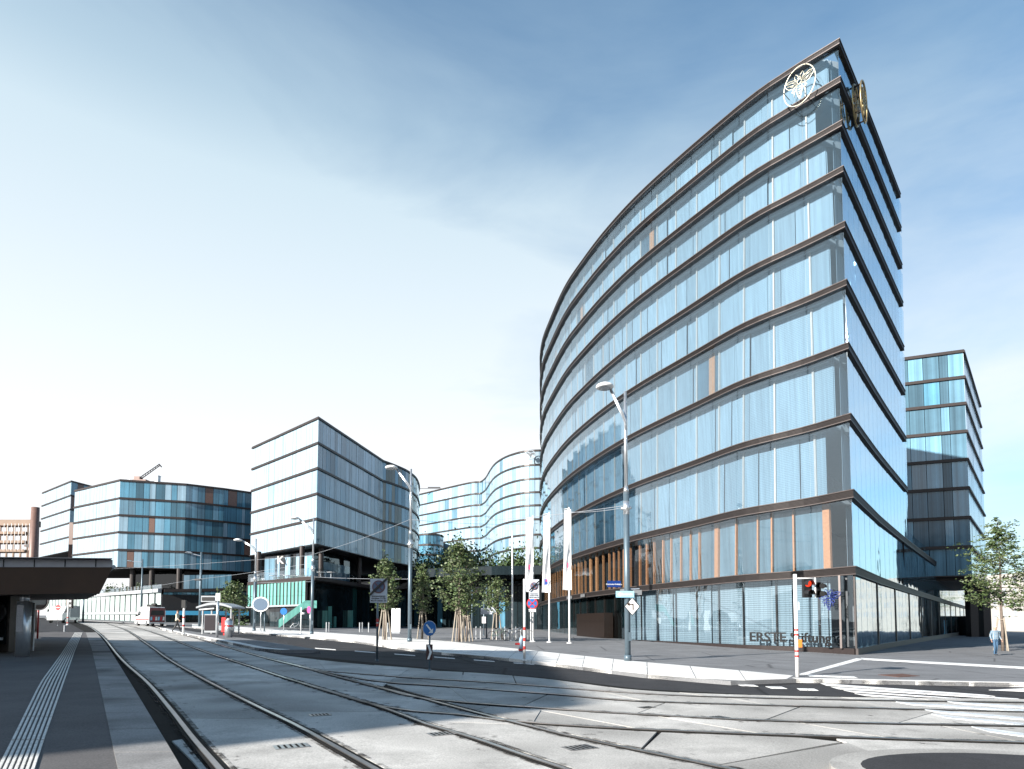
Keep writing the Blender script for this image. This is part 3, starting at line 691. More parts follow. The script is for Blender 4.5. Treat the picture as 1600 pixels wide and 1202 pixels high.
# entrance: dark revolving door box and vestibule on the left facade
zb0 = gz(cb.x, cb.y)
V, Fc = plate('L', fL(958), fL(914), zb0, zb0 + 2.75, .05, .9, 6); mesh('entrance_box', V, Fc, mat('entrance_bronze', (.02, .013, .01), .35, .3, noise=.2), main)
V, Fc = plate('L', fL(975), fL(905), zb0 + .3, ZL[0] - .55, -1.2, -1.1, 6); mesh('entrance_wall', V, Fc, DARK, main)
for (pa, pb_) in ((985, 975), (918, 912), (898, 890)):
    V, Fc = plate('L', fL(pa), fL(pb_), ZL[0] - .42, ZL[0] - .12, .31, .34, 2); mesh('band_vent', V, Fc, ALU, main)
# lettering on the ground floor
def onfacade(V2, fx, zc, o, mirror=1):
    out = []
    for v in V2:
        f = fx - v[0] / LL; out.append(pt3('L', f, zc + v[1], o + (v[2] if len(v) > 2 else 0)))
    return out
V, Fc = textmesh('ERSTE Stiftung', .78, .03, .011)
xs = [v.x for v in V]; fa, fb = fL(1177), fL(1306); wid = (fa - fb) * LL
V = [((v.x - min(xs)) / (max(xs) - min(xs)) * wid, v.y, v.z) for v in V]
dl = plan('L', fa, 2).y
mesh('lettering', onfacade(V, fa, ZP(dl, 1001.5), .5), Fc, BLACKP, main)
def beelines():
    T = []
    arc = lambda cx, cy, rx, ry, a0, a1, n=14, rot=0: [(cx + rx * cos(R(a0 + (a1 - a0) * i / n)) * cos(R(rot)) - ry * sin(R(a0 + (a1 - a0) * i / n)) * sin(R(rot)), cy + rx * cos(R(a0 + (a1 - a0) * i / n)) * sin(R(rot)) + ry * sin(R(a0 + (a1 - a0) * i / n)) * cos(R(rot))) for i in range(n + 1)]
    T.append(arc(0, .22, .14, .13, 0, 360)); T.append(arc(0, .42, .08, .06, 0, 360))
    T.append([(-.15, .06), (-.2, -.12), (-.17, -.38), (-.05, -.68), (0, -.75), (.05, -.68), (.17, -.38), (.2, -.12), (.15, .06), (-.15, .06)])
    for y, x in ((-.05, .18), (-.18, .19), (-.31, .18), (-.44, .14), (-.56, .1)): T.append([(-x, y), (0, y - .04), (x, y)])
    for s in (-1, 1):
        T.append([(s * .12, .26), (s * .35, .44), (s * .68, .52), (s * .95, .46), (s * .93, .3), (s * .7, .08), (s * .4, 0), (s * .14, .12)])
        T.append([(s * .2, .24), (s * .5, .38), (s * .84, .42)]); T.append([(s * .2, .18), (s * .5, .22), (s * .8, .3)]); T.append([(s * .35, .1), (s * .6, .2)])
        T.append([(s * .2, .04), (s * .42, -.06), (s * .5, -.18), (s * .38, -.24), (s * .2, -.1)])
        T.append([(s * .05, .47), (s * .1, .6), (s * .24, .7)])
        T.append([(s * .2, -.1), (s * .34, -.3), (s * .36, -.48)]); T.append([(s * .16, .34), (s * .3, .5), (s * .3, .62)])
    return T
def bee(parent, fx, zc, r, o, rt_, m, name, mapf, ring=True):
    b = MB()
    for ln in beelines(): b.tube([mapf(x * r, y * r) for x, y in ln], rt_, 5)
    o_ = b.build(name, m, parent, True)
    if ring:
        b = MB(); b.tube([mapf(1.06 * r * cos(R(a)), 1.06 * r * sin(R(a))) for a in range(0, 361, 9)], rt_ * 1.5, 6, cap=False); b.build('emblem_ring', m, parent, True)
GOLD = mat('pale_gold', (.75, .70, .55), .35, .35, noise=.1)
fe = fL(1257, 28); ze = ZP(plan('L', fe, 29).y, 145)
bee(main, fe, ze, 1.05, .6, .02, GOLD, 'bee_emblem', lambda x, y: pt3('L', fe - x / LL, ze + y, .6))
fbm = fL(1304); zbm = ZP(plan('L', fbm, 3).y, 937)
NAVY = mat('navy_paint', (.02, .035, .16), .4, noise=.1)
bee(main, fbm, zbm, .8, .4, .024, NAVY, 'bee_emblem', lambda x, y: pt3('L', fbm - x / LL, zbm + y, .34), False)
LR = plen(RB)
for oo, nm in ((.2, 'bee_emblem'), (.62, 'bee_emblem')):
    bee(main, 0, 0, 1.1, .5, .035, mat('dark_gold', (.35, .27, .14), .35, .7, noise=.4, nscale=6), nm, lambda x, y: pt3('R', .17 + x / LR, ze - .25 + y, oo))  # darker, mottled gold for the street-side emblem
b = MB()
for a in range(0, 360, 45):
    x, y = 1.1 * cos(R(a)), 1.1 * sin(R(a)); b.tube([pt3('R', .17 + x / LR, ze - .25 + y, .0), pt3('R', .17 + x / LR, ze - .25 + y, .62)], .03, 5)
b.build('emblem_bracket', SPAND, main)
b = MB()
for a in range(0, 360, 60):
    x, y = 1.05 * cos(R(a)), 1.05 * sin(R(a)); b.tube([pt3('L', fe - x / LL, ze + y, .0), pt3('L', fe - x / LL, ze + y, .75)], .02, 5)
b.build('emblem_bracket', SPAN, main)
# window cleaning tip, roof plant hidden; red notice light behind the lettering left out
# ------------------------------------------------------------ the other banded glass offices
BLUEW = farglass('blue_window', (.07, .19, .27), .05, .45, ior=1.55)
BLUEW2 = farglass('blue_blind_window', (.12, .25, .34), .1, .3, ior=1.75)
PALEW = farglass('pale_blind_window', (.24, .37, .46), .12, .14, ior=1.75)
WHITEW = farglass('white_blind_window', (.29, .38, .44), .16, .07, ior=1.5)
BROWNP = mat('brown_panel', (.17, .10, .08), .5, noise=.2, vary=.25)
GREENG = farglass('green_glass', (.13, .34, .30), .08, .15, ior=1.5)
SMOKE = farglass('smoked_glass', (.012, .02, .024), .03, .4, ior=1.6)
def banded(name, path, zl, th, label, cat='office building', faces=None, out_side=1, deep=18, base=None, closed=None, bandmat=None, limit=300, group=None, bays=None, prot=.18, panel='window_panel'):
    """glass storeys between dark cladding bands along a plan path. zl: underside, then the top of every band.
    faces: per path segment (bay width, [(weight, material), ...])"""
    P = [Vector((p[0], p[1])) for p in path]
    root = empty(name, P[0].x, P[0].y, label, cat, group)
    rr = random.Random(len(name) + len(P))
    off = offset(P, prot, out_side); inn = offset(P, -.35, out_side)
    for i, z in enumerate(zl):
        t0 = z - th if i else z - .12
        V = []; Fc = []
        for q, r_ in zip(off, inn): V += [(r_.x, r_.y, t0), (q.x, q.y, t0), (q.x, q.y, t0 + (z - t0) * .62), (q.x + (r_.x - q.x) * .12, q.y + (r_.y - q.y) * .12, t0 + (z - t0) * .68), (q.x + (r_.x - q.x) * .12, q.y + (r_.y - q.y) * .12, z), (r_.x, r_.y, z)]
        for k in range(len(P) - 1):
            for j in range(5): Fc.append((k * 6 + j, k * 6 + j + 1, k * 6 + j + 7, k * 6 + j + 6))
        Fc += [tuple(range(6)), tuple(len(V) - 6 + j for j in range(6))]
        mesh('cladding_band', V, Fc, bandmat or SPAND, root)
    pcs = []
    for si in range(len(P) - 1):
        a, b2 = P[si], P[si + 1]; ln = (b2 - a).length; bw, mats = faces[min(si, len(faces) - 1)]
        n = max(1, round(ln / bw)); d = (b2 - a) / ln; nr = Vector((-d.y, d.x)) * out_side
        # irregular bays
        cuts = [0] + sorted((q + rr.uniform(-.28, .28)) / n for q in range(1, n)) + [1]
        for i in range(len(zl) - 1):
            z0, z1 = zl[i], zl[i + 1] - th
            for q in range(n):
                p, r_ = a + d * ln * cuts[q] + d * .03, a + d * ln * cuts[q + 1] - d * .03
                tot = sum(m_[0] for m_ in mats); x = rr.uniform(0, tot); mm = None
                for wgt, m_ in mats:
                    x -= wgt
                    if x <= 0: mm = m_; break
                mm = mm or mats[-1][1]
                jt = rr.uniform(-.012, .012)
                V = [(p.x + nr.x * (-.1 + o), p.y + nr.y * (-.1 + o), z) for z in (z0, z1) for o in (0,)]
                pts = hexpts((p.x, p.y), (r_.x, r_.y), (nr.x, nr.y), z0, z1, -.12, jt)
                pcs.append(((r_ - p).length * (z1 - z0), pts, HF, mm))
                if bw < 3 and q and rr.random() < .8: pass
    emit(root, panel, pcs, None, limit)
    # solid body behind
    back = closed or [P[-1] + Vector((0, deep)), P[0] + Vector((0, deep))]
    inn2 = offset(P, -.13, out_side)
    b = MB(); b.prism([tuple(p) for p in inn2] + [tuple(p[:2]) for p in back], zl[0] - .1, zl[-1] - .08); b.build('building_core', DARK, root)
    return root
def lvl(px, D, ys): return [ZP(D, y) for y in ys]

# mid block with the white sunlit end (stands on the green glass podium)
A0, A1, A2 = XY(388.5, 98), XY(492, 83.5), XY(596, 106)
arcp = catmull([A2 + (0,), XY(615, 109) + (0,), XY(636, 113.5) + (0,), XY(650, 120) + (0,), XY(652.5, 130) + (0,), XY(640, 140) + (0,)], 4)
path = [A0, A1, A2] + [tuple(v[:2]) for v in arcp[1:]]
path = path[::-1]
zl = lvl(492, 83.5, [849.5, 809, 769.7, 730, 690.5, 651.5])
nseg = len(path) - 1
F_ARC = (1.3, [(2, BLUEW), (2, PALEW), (3, BLUEW2), (4, farglass('warm_window', (.16, .14, .10), .08, .35, ior=1.6))])
F_MID = (1.2, [(5, BLUEW2), (7, PALEW), (2, BLUEW), (2, WHITEW)])
F_WHT = (1.9, [(1, PALEW), (5, WHITEW)])
blk = banded('glass_office_block', path, zl, .33, 'white sunlit glass office block standing above the green glass podium', faces=[F_ARC] * (nseg - 2) + [F_MID, F_WHT], out_side=-1 if False else 1, closed=[(-41, 146), (-45.6, 112)][::-1])
# its podium: green glass box, terrace, dark ground floor
q0, q1, q2, q3 = XY(387, 88), XY(489, 77), XY(560, 92), XY(655, 118)
pod = empty('glass_podium', q1[0], q1[1], 'dark glass podium with a green glass front and planted terrace below the white block', 'podium')
zt, zb_, zg = ZP(77, 901), ZP(77, 944), gz(*q1)
body = [XY(392, 90), XY(491, 79.5), XY(556, 93.5), XY(655, 122), (-30, 140), (-44.5, 112)]
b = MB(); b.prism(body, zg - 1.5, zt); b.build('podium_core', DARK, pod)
def sidepanels(root, a, b_, z0, z1, n, m, nm, prot=.12, jit=.0, gap=.04, side=1):
    a, b_ = Vector(a), Vector(b_); ln = (b_ - a).length; d = (b_ - a) / ln; nr = Vector((d.y, -d.x)) * side
    for i in range(n):
        p, q = a + d * (ln * i / n + gap), a + d * (ln * (i + 1) / n - gap)
        mm = m if not isinstance(m, list) else random.choice(m); o = random.uniform(0, jit)
        mesh(nm, hexpts(tuple(p), tuple(q), tuple(nr), z0, z1, 0, prot + o), HF, mm, root)
sidepanels(pod, q0, XY(478, 78.1), zb_, zt - .45, 17, GREENG, 'green_panel', .1, .03)
g0, g1 = Vector(q0), Vector(XY(478, 78.1)); dd = (g1 - g0).normalized()
for i in range(0, 18):
    p = g0 + (g1 - g0) * i / 17; b = MB(); b.box((p.x, p.y - .12, (zb_ + zt) / 2 - .2), (.09, .28, zt - zb_ - .4), math.atan2(dd.y, dd.x)); b.build('glass_fin', SPAN2, pod)
b = MB(); n_ = Vector((dd.y, -dd.x)) * .3
b.hexa([(g0.x - n_.x, g0.y - n_.y, zb_ - .2), (g1.x - n_.x, g1.y - n_.y, zb_ - .2), (g1.x + n_.x, g1.y + n_.y, zb_ - .2), (g0.x + n_.x, g0.y + n_.y, zb_ - .2)], [(g0.x - n_.x, g0.y - n_.y, zb_), (g1.x - n_.x, g1.y - n_.y, zb_), (g1.x + n_.x, g1.y + n_.y, zb_), (g0.x + n_.x, g0.y + n_.y, zb_)]); b.build('sill_beam', GREYP, pod)
sidepanels(pod, XY(392, 89.9), XY(490, 79.3), zg, zb_ - .3, 12, SMOKE, 'smoked_pane', .06, .02)
sidepanels(pod, XY(491, 79.5), XY(556, 93.3), zg, zt - .5, 9, [SMOKE, SMOKE, farglass('teal_glass', (.02, .07, .065), .04, .3)], 'smoked_pane', .08, .05)
sidepanels(pod, XY(557, 93.5), XY(652, 121.8), zg, zt - .5, 16, SMOKE, 'smoked_pane', .08, .05)
cap = [XY(385, 88.2), XY(491, 76.5), XY(563, 92), XY(657, 118), (-29, 141), (-45.5, 113)]
b = MB(); b.prism(cap, zt - .4, zt + .05); b.build('terrace_slab', SPAND, pod)
for a_, b_, n in ((XY(386, 88.3), XY(490.5, 76.8), 14), (XY(491.5, 76.8), XY(556, 90.5), 10)): sidepanels(pod, a_, b_, zt + .05, zt + 1.1, n, GLASS_CLEAR, 'railing_pane', .02, 0, .03)
z0 = zl[0]
b = MB(); b.prism([XY(412, 97), XY(488, 88.5), XY(545, 100), XY(560, 118), (-40, 118)], zt, z0 - .1); b.build('recessed_storey', SMOKE, pod)
sidepanels(pod, XY(412, 97), XY(488, 88.5), zt + .1, z0 - .5, 9, [BLUEW2, PALEW, SMOKE], 'recessed_pane', .05, .03)
sidepanels(pod, XY(488, 88.5), XY(545, 100), zt + .1, z0 - 1.6, 8, [BLUEW2, PALEW, PALEW], 'recessed_pane', .05, .03)
for px, D in ((402, 93), (470, 86), (500, 87), (560, 100), (600, 112)):
    x, y = XY(px, D); b = MB(); b.tube([(x, y, zt), (x, y, z0)], .35, 12); b.build('column', SPAND, pod)
V, Fc = textmesh('K', 1.5, .05, .04); kx, ky = XY(430.5, 92.5)
mesh('letter_sign', [(kx + v.x, ky, ZP(92.5, 878) + v.y) if 0 else (kx + v.x, ky + v.z, ZP(92.5, 880.5) + v.y) for v in V], Fc, mat('sign_cream', (.6, .55, .5), .6), pod)
# green stair rail and reception counter glimpsed in the dark hall
sx_, sy_ = XY(455, 76.5)
b = MB(); b.hexa([(sx_ - 1.5, sy_, zg + .2), (sx_ + 1.6, sy_, zg + 2.6), (sx_ + 1.6, sy_ + .1, zg + 2.6), (sx_ - 1.5, sy_ + .1, zg + .2)], [(sx_ - 1.5, sy_, zg + 1.2), (sx_ + 1.6, sy_, zg + 3.5), (sx_ + 1.6, sy_ + .1, zg + 3.5), (sx_ - 1.5, sy_ + .1, zg + 1.2)])
b.box((sx_ + 2.3, sy_ + .05, zg + 3.05), (1.4, .1, .9)); b.build('stair_balustrade', GREENG, pod)
for px, w_, h_ in ((503, 1.6, 2.4), (512, 1.2, 3.0), (521, .9, 1.7), (545, 1.3, 2.6)):
    x, y = XY(px, 79.5 + (px - 491) * .2); b = MB(); b.box((x, y - .3, zg + h_ / 2), (w_, .12, h_)); b.build('entrance_glazing', GREENG, pod)

# far left pair
B0, B1, B2, B3, B4 = XY(109, 131), XY(180.5, 121), XY(285, 124.8), XY(345, 129), XY(390, 133)
zl2 = lvl(180, 121, [886, 857.5, 830, 803.5, 777, 749])
F_BL = (1.25, [(9, BLUEW), (4, BLUEW2), (.9, BROWNP), (1.5, PALEW)])
banded('glass_office_wing', [B4, B3, B2, B1, B0], zl2, .36, 'blue windowed glass office wing with a cleaning crane on its roof, far left', faces=[F_BL, F_BL, F_BL, (2.2, [(1, WHITEW)])], closed=[(-100, 150), (-55, 150)])
zl3 = lvl(103, 152, [861, 838, 816, 795, 773, 751])
C0, C1, C2 = XY(58, 166), XY(103, 152), XY(136, 158)
banded('glass_office_slab', [C2, C1, C0], zl3, .36, 'leftmost pale glass office slab, partly hidden behind the blue wing', faces=[(2, [(1, BLUEW2), (1, BROWNP)]), (2.2, [(1, WHITEW)])], closed=[(-125, 180), (-100, 180)])
b = empty('lift_shaft', *XY(100, 150), 'dark brown recessed shaft between the two leftmost white offices', 'shaft')
bb = MB(); x, y = XY(104.5, 150); bb.box((x, y + 2, (ZP(150, 816) + 2) / 2), (1.4, 3, ZP(150, 816) - 2)); bb.build('shaft_wall', BROWNP, b)
# dark recess and podium of the far left wing
zs = zl2[0]
lowb = empty('low_glass_building', *XY(250, 108), 'long low building of pale glass panels behind the two vans', 'low building')
r0, r1, r2 = XY(72, 168), XY(252, 110), XY(392, 118)
gg = lambda p: gz(*p)
def lowstrip(a, b_, ya, yb, Da, Db, n, m, nm, ya2, yb2, prot=.1):
    a3, b3 = Vector(a), Vector(b_); za0, zb0_, za1, zb1 = ZP(Da, ya), ZP(Db, yb), ZP(Da, ya2), ZP(Db, yb2)
    d = (b3 - a3).normalized(); nr = Vector((d.y, -d.x))
    for i in range(n):
        f0, f1 = i / n, (i + 1) / n; f0 += .004; f1 -= .004
        p, q = a3.lerp(b3, f0), a3.lerp(b3, f1); V = []
        for (zA, zB) in ((za0, zb0_), (za1, zb1)):
            V += [(p.x, p.y, zA + (zB - zA) * f0), (q.x, q.y, zA + (zB - zA) * f1), (q.x + nr.x * prot, q.y + nr.y * prot, zA + (zB - zA) * f1), (p.x + nr.x * prot, p.y + nr.y * prot, zA + (zB - zA) * f0)]
        mesh(nm, V, HF, m if not isinstance(m, list) else random.choice(m), lowb)
zg2 = min(gg(r0), gg(r1)) - 1
PGL = farglass('pale_green_glass', (.40, .49, .47), .12, .1, ior=1.5)
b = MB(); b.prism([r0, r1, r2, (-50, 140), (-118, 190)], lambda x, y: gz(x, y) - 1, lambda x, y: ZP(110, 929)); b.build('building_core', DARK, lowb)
lowstrip(r0, r1, 958, 955, 168, 110, 26, PGL, 'glass_panel', 938, 926)
lowstrip(r0, r1, 968, 974, 168, 110, 26, PGL, 'glass_panel', 961.5, 960)
lowstrip(r0, r1, 961.3, 959.6, 168, 110, 1, GREYP, 'concrete_band', 958.3, 955.4, .35)
lowstrip(r0, r1, 937.6, 925.6, 168, 110, 1, GREYP, 'concrete_band', 934.5, 920, .6)
lowstrip(r0, r1, 934, 919.5, 168, 110, 16, GLASS_CLEAR, 'railing_pane', 929, 913, .05)
lowstrip(XY(254, 110.2), XY(318, 114), 951, 952, 110, 114, 9, [BLUEW, BLUEW2, BLUEW], 'blue_pane', 926, 926)
lowstrip(XY(318, 114), XY(388, 118), 951, 952, 114, 118, 8, [BLUEW, BLUEW], 'blue_pane', 924, 926)
lowstrip(XY(250, 109.4), XY(388, 117.5), 961, 962, 110, 118, 1, mat('cyan_fascia', (.08, .42, .68), .35, noise=.05), 'cyan_fascia', 954.5, 955.5, .4)
lowstrip(XY(250, 109.9), XY(388, 117.8), 979, 980, 110, 118, 18, SMOKE, 'shop_window', 961.5, 962.5, .05)
lowstrip(XY(254, 110), XY(388, 117.9), 925.5, 923.5, 110, 118, 1, SPAND, 'concrete_band', 921, 919.5, .5)
lowstrip(XY(285, 112), XY(360, 116), 920.5, 919, 112, 116, 8, [BLUEW2, BLUEW2, PALEW], 'blue_pane', 899, 898, .05)
b = MB(); b.prism([XY(160, 137), XY(252, 113), XY(290, 117), (-66, 145), (-100, 160)], ZP(113, 921), ZP(113, 919)); b.build('terrace_slab', SPAN, lowb)
b = MB(); b.prism([XY(200, 131), XY(286, 127), XY(390, 136), (-60, 149), (-85, 149)], ZP(125, 922), zs - .2); b.build('recessed_storey', SMOKE, lowb)
for px in (205, 235, 278):
    x, y = XY(px, 123.5); b = MB(); b.tube([(x, y, ZP(113, 921)), (x, y, zs - .1)], .5, 12); b.build('column', SPAN, lowb)

# central S curved block
ctl = [(870, 156), (858, 155.5), (843, 155), (820, 156), (800, 159), (785, 163), (773, 168.5), (765, 176), (759, 184), (752.5, 189), (748, 190), (735, 191), (700, 198), (653, 209), (640, 212)]
sp = [tuple(v[:2]) for v in catmull([XY(*p) + (0,) for p in ctl], 3)]
ys = [897, 876, 854.8, 833.8, 809.8, 788, 767.5, 746.5, 724.8, 702.5]
zl4 = lvl(843, 155, ys)
ns = len(sp) - 1
fc = []
for i in range(ns):
    xx = sp[i][0] / sp[i][1]
    fc.append((2.2, [(5, WHITEW), (3, PALEW)]) if i < 13 else (2.6, [(3, WHITEW), (4, PALEW), (.8, BLUEW2)]) if i > 28 else (2.0, [(4, PALEW), (1, BLUEW2), (2, WHITEW)]))
ctr = banded('curved_office_block', sp, zl4, .45, 'distant S curved glass office block with a round roof emblem in the middle', faces=fc, closed=[(-36, 235), (25, 235)], bandmat=SPAN)
# round emblem near its roof
ex, ey = XY(829.5, 154.3); ez = ZP(155, 713.5)
bmap = lambda x, y: (ex + x, ey - .9, ez + y)
b = MB(); b.tube([bmap(1.1 * cos(R(a)), 1.1 * sin(R(a))) for a in range(0, 361, 15)], .12, 5, cap=False)
for ln in beelines(): b.tube([bmap(x * .95, y * .95) for x, y in ln], .07, 4)
b.build('bee_emblem', ALU, ctr)
x, y = XY(690, 200); b = MB(); b.box((x - .5, y + 3, zl4[-1] + .5), (15, .3, .12)); b.box((x - 3, y + 3, zl4[-1] + .9), (4, .4, .25)); b.build('roof_rail', SPAND, ctr)
# small dark drum before it
dr = [tuple(v[:2]) for v in catmull([XY(692, 186) + (0,), XY(684, 182) + (0,), XY(668, 180.5) + (0,), XY(652, 182) + (0,)], 4)]
banded('low_round_wing', dr, lvl(668, 180, [896, 881, 865, 849.5, 833]), .5, 'small dark blue rounded wing low behind the white block', faces=[(2.6, [(3, BLUEW), (2, BLUEW2)])], closed=[(-35, 200), (-22, 200)])
# central podium with the long canopy slab
cp = [XY(640, 116), XY(700, 108), XY(770, 103), XY(845, 101), XY(880, 101)]
cpod = empty('canopied_podium', *XY(740, 105), 'dark recessed ground storey under a long pale canopy slab, centre', 'podium')
zc1, zc0 = ZP(103, 908), ZP(103, 916.5)
pp = [tuple(v[:2]) for v in catmull([p + (0,) for p in cp], 5)]
b = MB(); b.prism(pp + [(20, 150), (-30, 150)], zc0, zc1); b.build('canopy_slab', mat('pale_blue_slab', (.30, .40, .44), .5, noise=.1), cpod)
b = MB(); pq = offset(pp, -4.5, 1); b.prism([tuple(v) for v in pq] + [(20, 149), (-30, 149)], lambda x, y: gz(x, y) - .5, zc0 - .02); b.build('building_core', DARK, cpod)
for i in range(len(pq) - 1): sidepanels(cpod, pq[i], pq[i + 1], gz(*pq[i]), zc0 - .3, 2, [SMOKE, SMOKE, BLUEW, SMOKE], 'dark_pane', .05, .04)
for px, D in ((682, 110), (697, 109), (732, 106), (770, 104), (812, 102.5)):
    x, y = XY(px, D); b = MB(); b.tube([(x, y + .5, gz(x, y)), (x, y + .5, zc0)], .28, 10); b.build('column', GREYP, cpod)
b = MB(); pq2 = offset(pp, -12, 1); b.prism([tuple(v) for v in pq2] + [(20, 150), (-30, 150)], zc1, ZP(113, 903)); b.build('recessed_storey', SMOKE, cpod)

# right hand tower behind the main building
D0, D1, D2 = XY(1395, 76), XY(1522, 73), XY(1545.5, 92)
zr = lvl(1522, 73, [899, 852, 806, 760, 715.5, 671.5, 628, 587, 546.5])
tw = banded('rear_office_tower', [D2, D1, D0], zr, .36, 'shaded glass office tower overhanging the podium at the right, behind the tree', faces=[(2.2, [(3, PALEW), (1, WHITEW)]), (1.25, [(4, BLUEW2), (4, farglass('grey_blind_window', (.07, .14, .19), .14, .25, ior=1.5)), (1, BLUEW)])], closed=[(40, 120), (68, 120)])
b = MB(); b.prism([XY(1395, 77), XY(1521, 74), XY(1544, 92), (68, 119), (40, 119)], zr[0] - .5, zr[0] - .13); b.build('soffit', SPAND, tw)
for px, D in ((1519, 92), (1539, 93)):
    x, y = XY(px, D); b = MB(); b.box((x, y, (zr[0] + gz(x, y)) / 2 - .3), (1.1, 1.1, zr[0] - gz(x, y))); b.build('column', SPAND, tw)
x, y = XY(1520, 100); b = MB(); b.box((x, y, gz(x, y) + 1.5), (3.4, 3, 3.4)); b.build('vestibule', DARK, tw)
x, y = XY(1512, 97.5); b = MB(); b.box((x, y, gz(x, y) + 1.4), (.4, .2, 2.2)); b.build('blue_door', mat('sky_blue', (.1, .3, .42), .4), tw)

# concrete frame under construction and tall pole, far left
cf = empty('concrete_frame', *XY(10, 150), 'unfinished bare concrete building frame at the far left edge', 'building shell')
CONCF = mat('raw_concrete', (.28, .20, .15), .8, noise=.25, nscale=.5)
x0, x1 = XY(-30, 140)[0], XY(39, 140)[0]
for i, yy in enumerate((816, 832, 846, 860)):
    z = ZP(140, yy); wd = (x1 - x0) if i == 0 else (x1 - x0) - 1.2; b = MB(); b.box((x0 + wd / 2, 142, z), (wd, 3, .55 if i else 1.3)); b.build('floor_slab', CONCF, cf)
for i in range(7):
    b = MB(); b.box((x0 + 1 + i * 1.55, 141, ZP(140, 816) / 2), (.3, .3, ZP(140, 816))); b.build('column', CONCF, cf)
for i in range(9):
    b = MB(); b.tube([(x0 + 4 + i * .8, 140.2, ZP(140, 860)), (x0 + 4 + i * .8, 140.2, ZP(140, 818))], .04, 5); b.build('scaffold_tube', ALU, cf)
# roof equipment of the far wing: cleaning crane, vent
x, y = XY(216, 126); z = zl2[-1]
cr_ = empty('roof_crane', x, y, 'dark lattice cleaning crane leaning up from the roof of the far left wing', 'crane', z=z)
b = MB(); b.box((x - .3, y, z + .5), (2.6, 1.6, .9)); b.box((x - .9, y, z + 1.2), (1.1, 1.2, .8)); b.box((x + .9, y, z + .3), (1.8, 1.7, .5)); b.build('carriage', BROWNP, cr_)
b = MB(); p0, p1 = Vector((x - .6, y, z + 1)), Vector((x + 3.3, y, z + 3.9 ))
up_ = Vector((-.25, 0, .33))
for s in (0, 1): b.tube([p0 + up_ * s, p1 + up_ * s * .7], .09, 5)
for i in range(8): b.tube([p0.lerp(p1, i / 8), p0.lerp(p1, (i + 1) / 8) + up_], .05, 4)
b.build('lattice_jib', SPAND, cr_)
b = MB(); b.tube([p1 + Vector((-.2, 0, .3)), p1 + Vector((.35, 0, -.3))], .12, 5); b.build('jib_head', SPAND, cr_)
for px, hh, wd, lb in ((191, .8, 1.6, 'low white vent box on the far wing roof left of the crane'), (239, 1.7, .7, 'slim white vent stack on the far wing roof right of the crane')):
    x, y = XY(px, 126); b = MB(); b.box((x, y, z + hh / 2), (wd, 1, hh)); b.box((x, y, z + hh + .08), (wd * 1.2, 1.2, .14)); 
    if hh > 1: b.tube([(x, y, z + hh), (x, y, z + hh + 1)], .05, 5)
    tag(b.build('roof_vent', WHITE), lb, 'vent')
# office building outside the frame on the left, whose shadow lies across the tracks
def plainblock(name, x0, y0, x1, y1, H, label, m, wm, step=3.2):
    r = empty(name, (x0 + x1) / 2, (y0 + y1) / 2, label, 'building')
    b = MB(); b.box(((x0 + x1) / 2, (y0 + y1) / 2, H / 2 - 1), (abs(x1 - x0), abs(y1 - y0), H + 2)); b.build('wall', m, r)
    b = MB(); z = 4
    while z < H - 2:
        xx = x0 + 1.6
        while xx < x1 - 1.5:
            for yy in (y0, y1): b.box((xx, yy, z + .9), (1.3, .3, 1.8))
            xx += step
        yy = y0 + 1.6
        while yy < y1 - 1.5:
            for xq in (x0, x1): b.box((xq, yy, z + .9), (.3, 1.3, 1.8))
            yy += step
        z += 3.3
    tag(b.build('window_grid', wm, r), kind='stuff'); return r
STUC = mat('stucco', (.38, .35, .30), .85, noise=.15, nscale=.4)
plainblock('unseen_building', -64, -19, -35.2, .8, 20, 'plain stone building across the tracks, outside the picture on the left', STUC, SMOKE)
plainblock('unseen_building', -10, -60, 60, -26, 24, 'unseen block added behind the camera to hold back skylight', STUC, SMOKE)  # added block, out of view, keeps skylight off the ground
plainblock('station_block', -110, 12, -60, 26, 8, 'low station block behind the tram shelter at the left edge', STUC, SMOKE)
# pale houses and trees down the street on the right
PALEH = mat('pale_stucco', (.42, .40, .37), .85, noise=.1, nscale=.3)
for i, (x0, y0, x1, y1, H) in enumerate(((150, 185, 175, 230, 17), (128, 235, 160, 262, 20), (112, 262, 126, 290, 14))):
    plainblock('town_house', x0, y0, x1, y1, H, ['pale town house nearest on the far right of the street', 'tall pale town house in the middle of the far street', 'lowest pale town house at the end of the street'][i], PALEH, GREYP, 4)
plainblock('unseen_building', 62, -30, 84, 30, 17, 'sunlit stucco building across the side street, outside the picture on the right', PALEH, SMOKE)
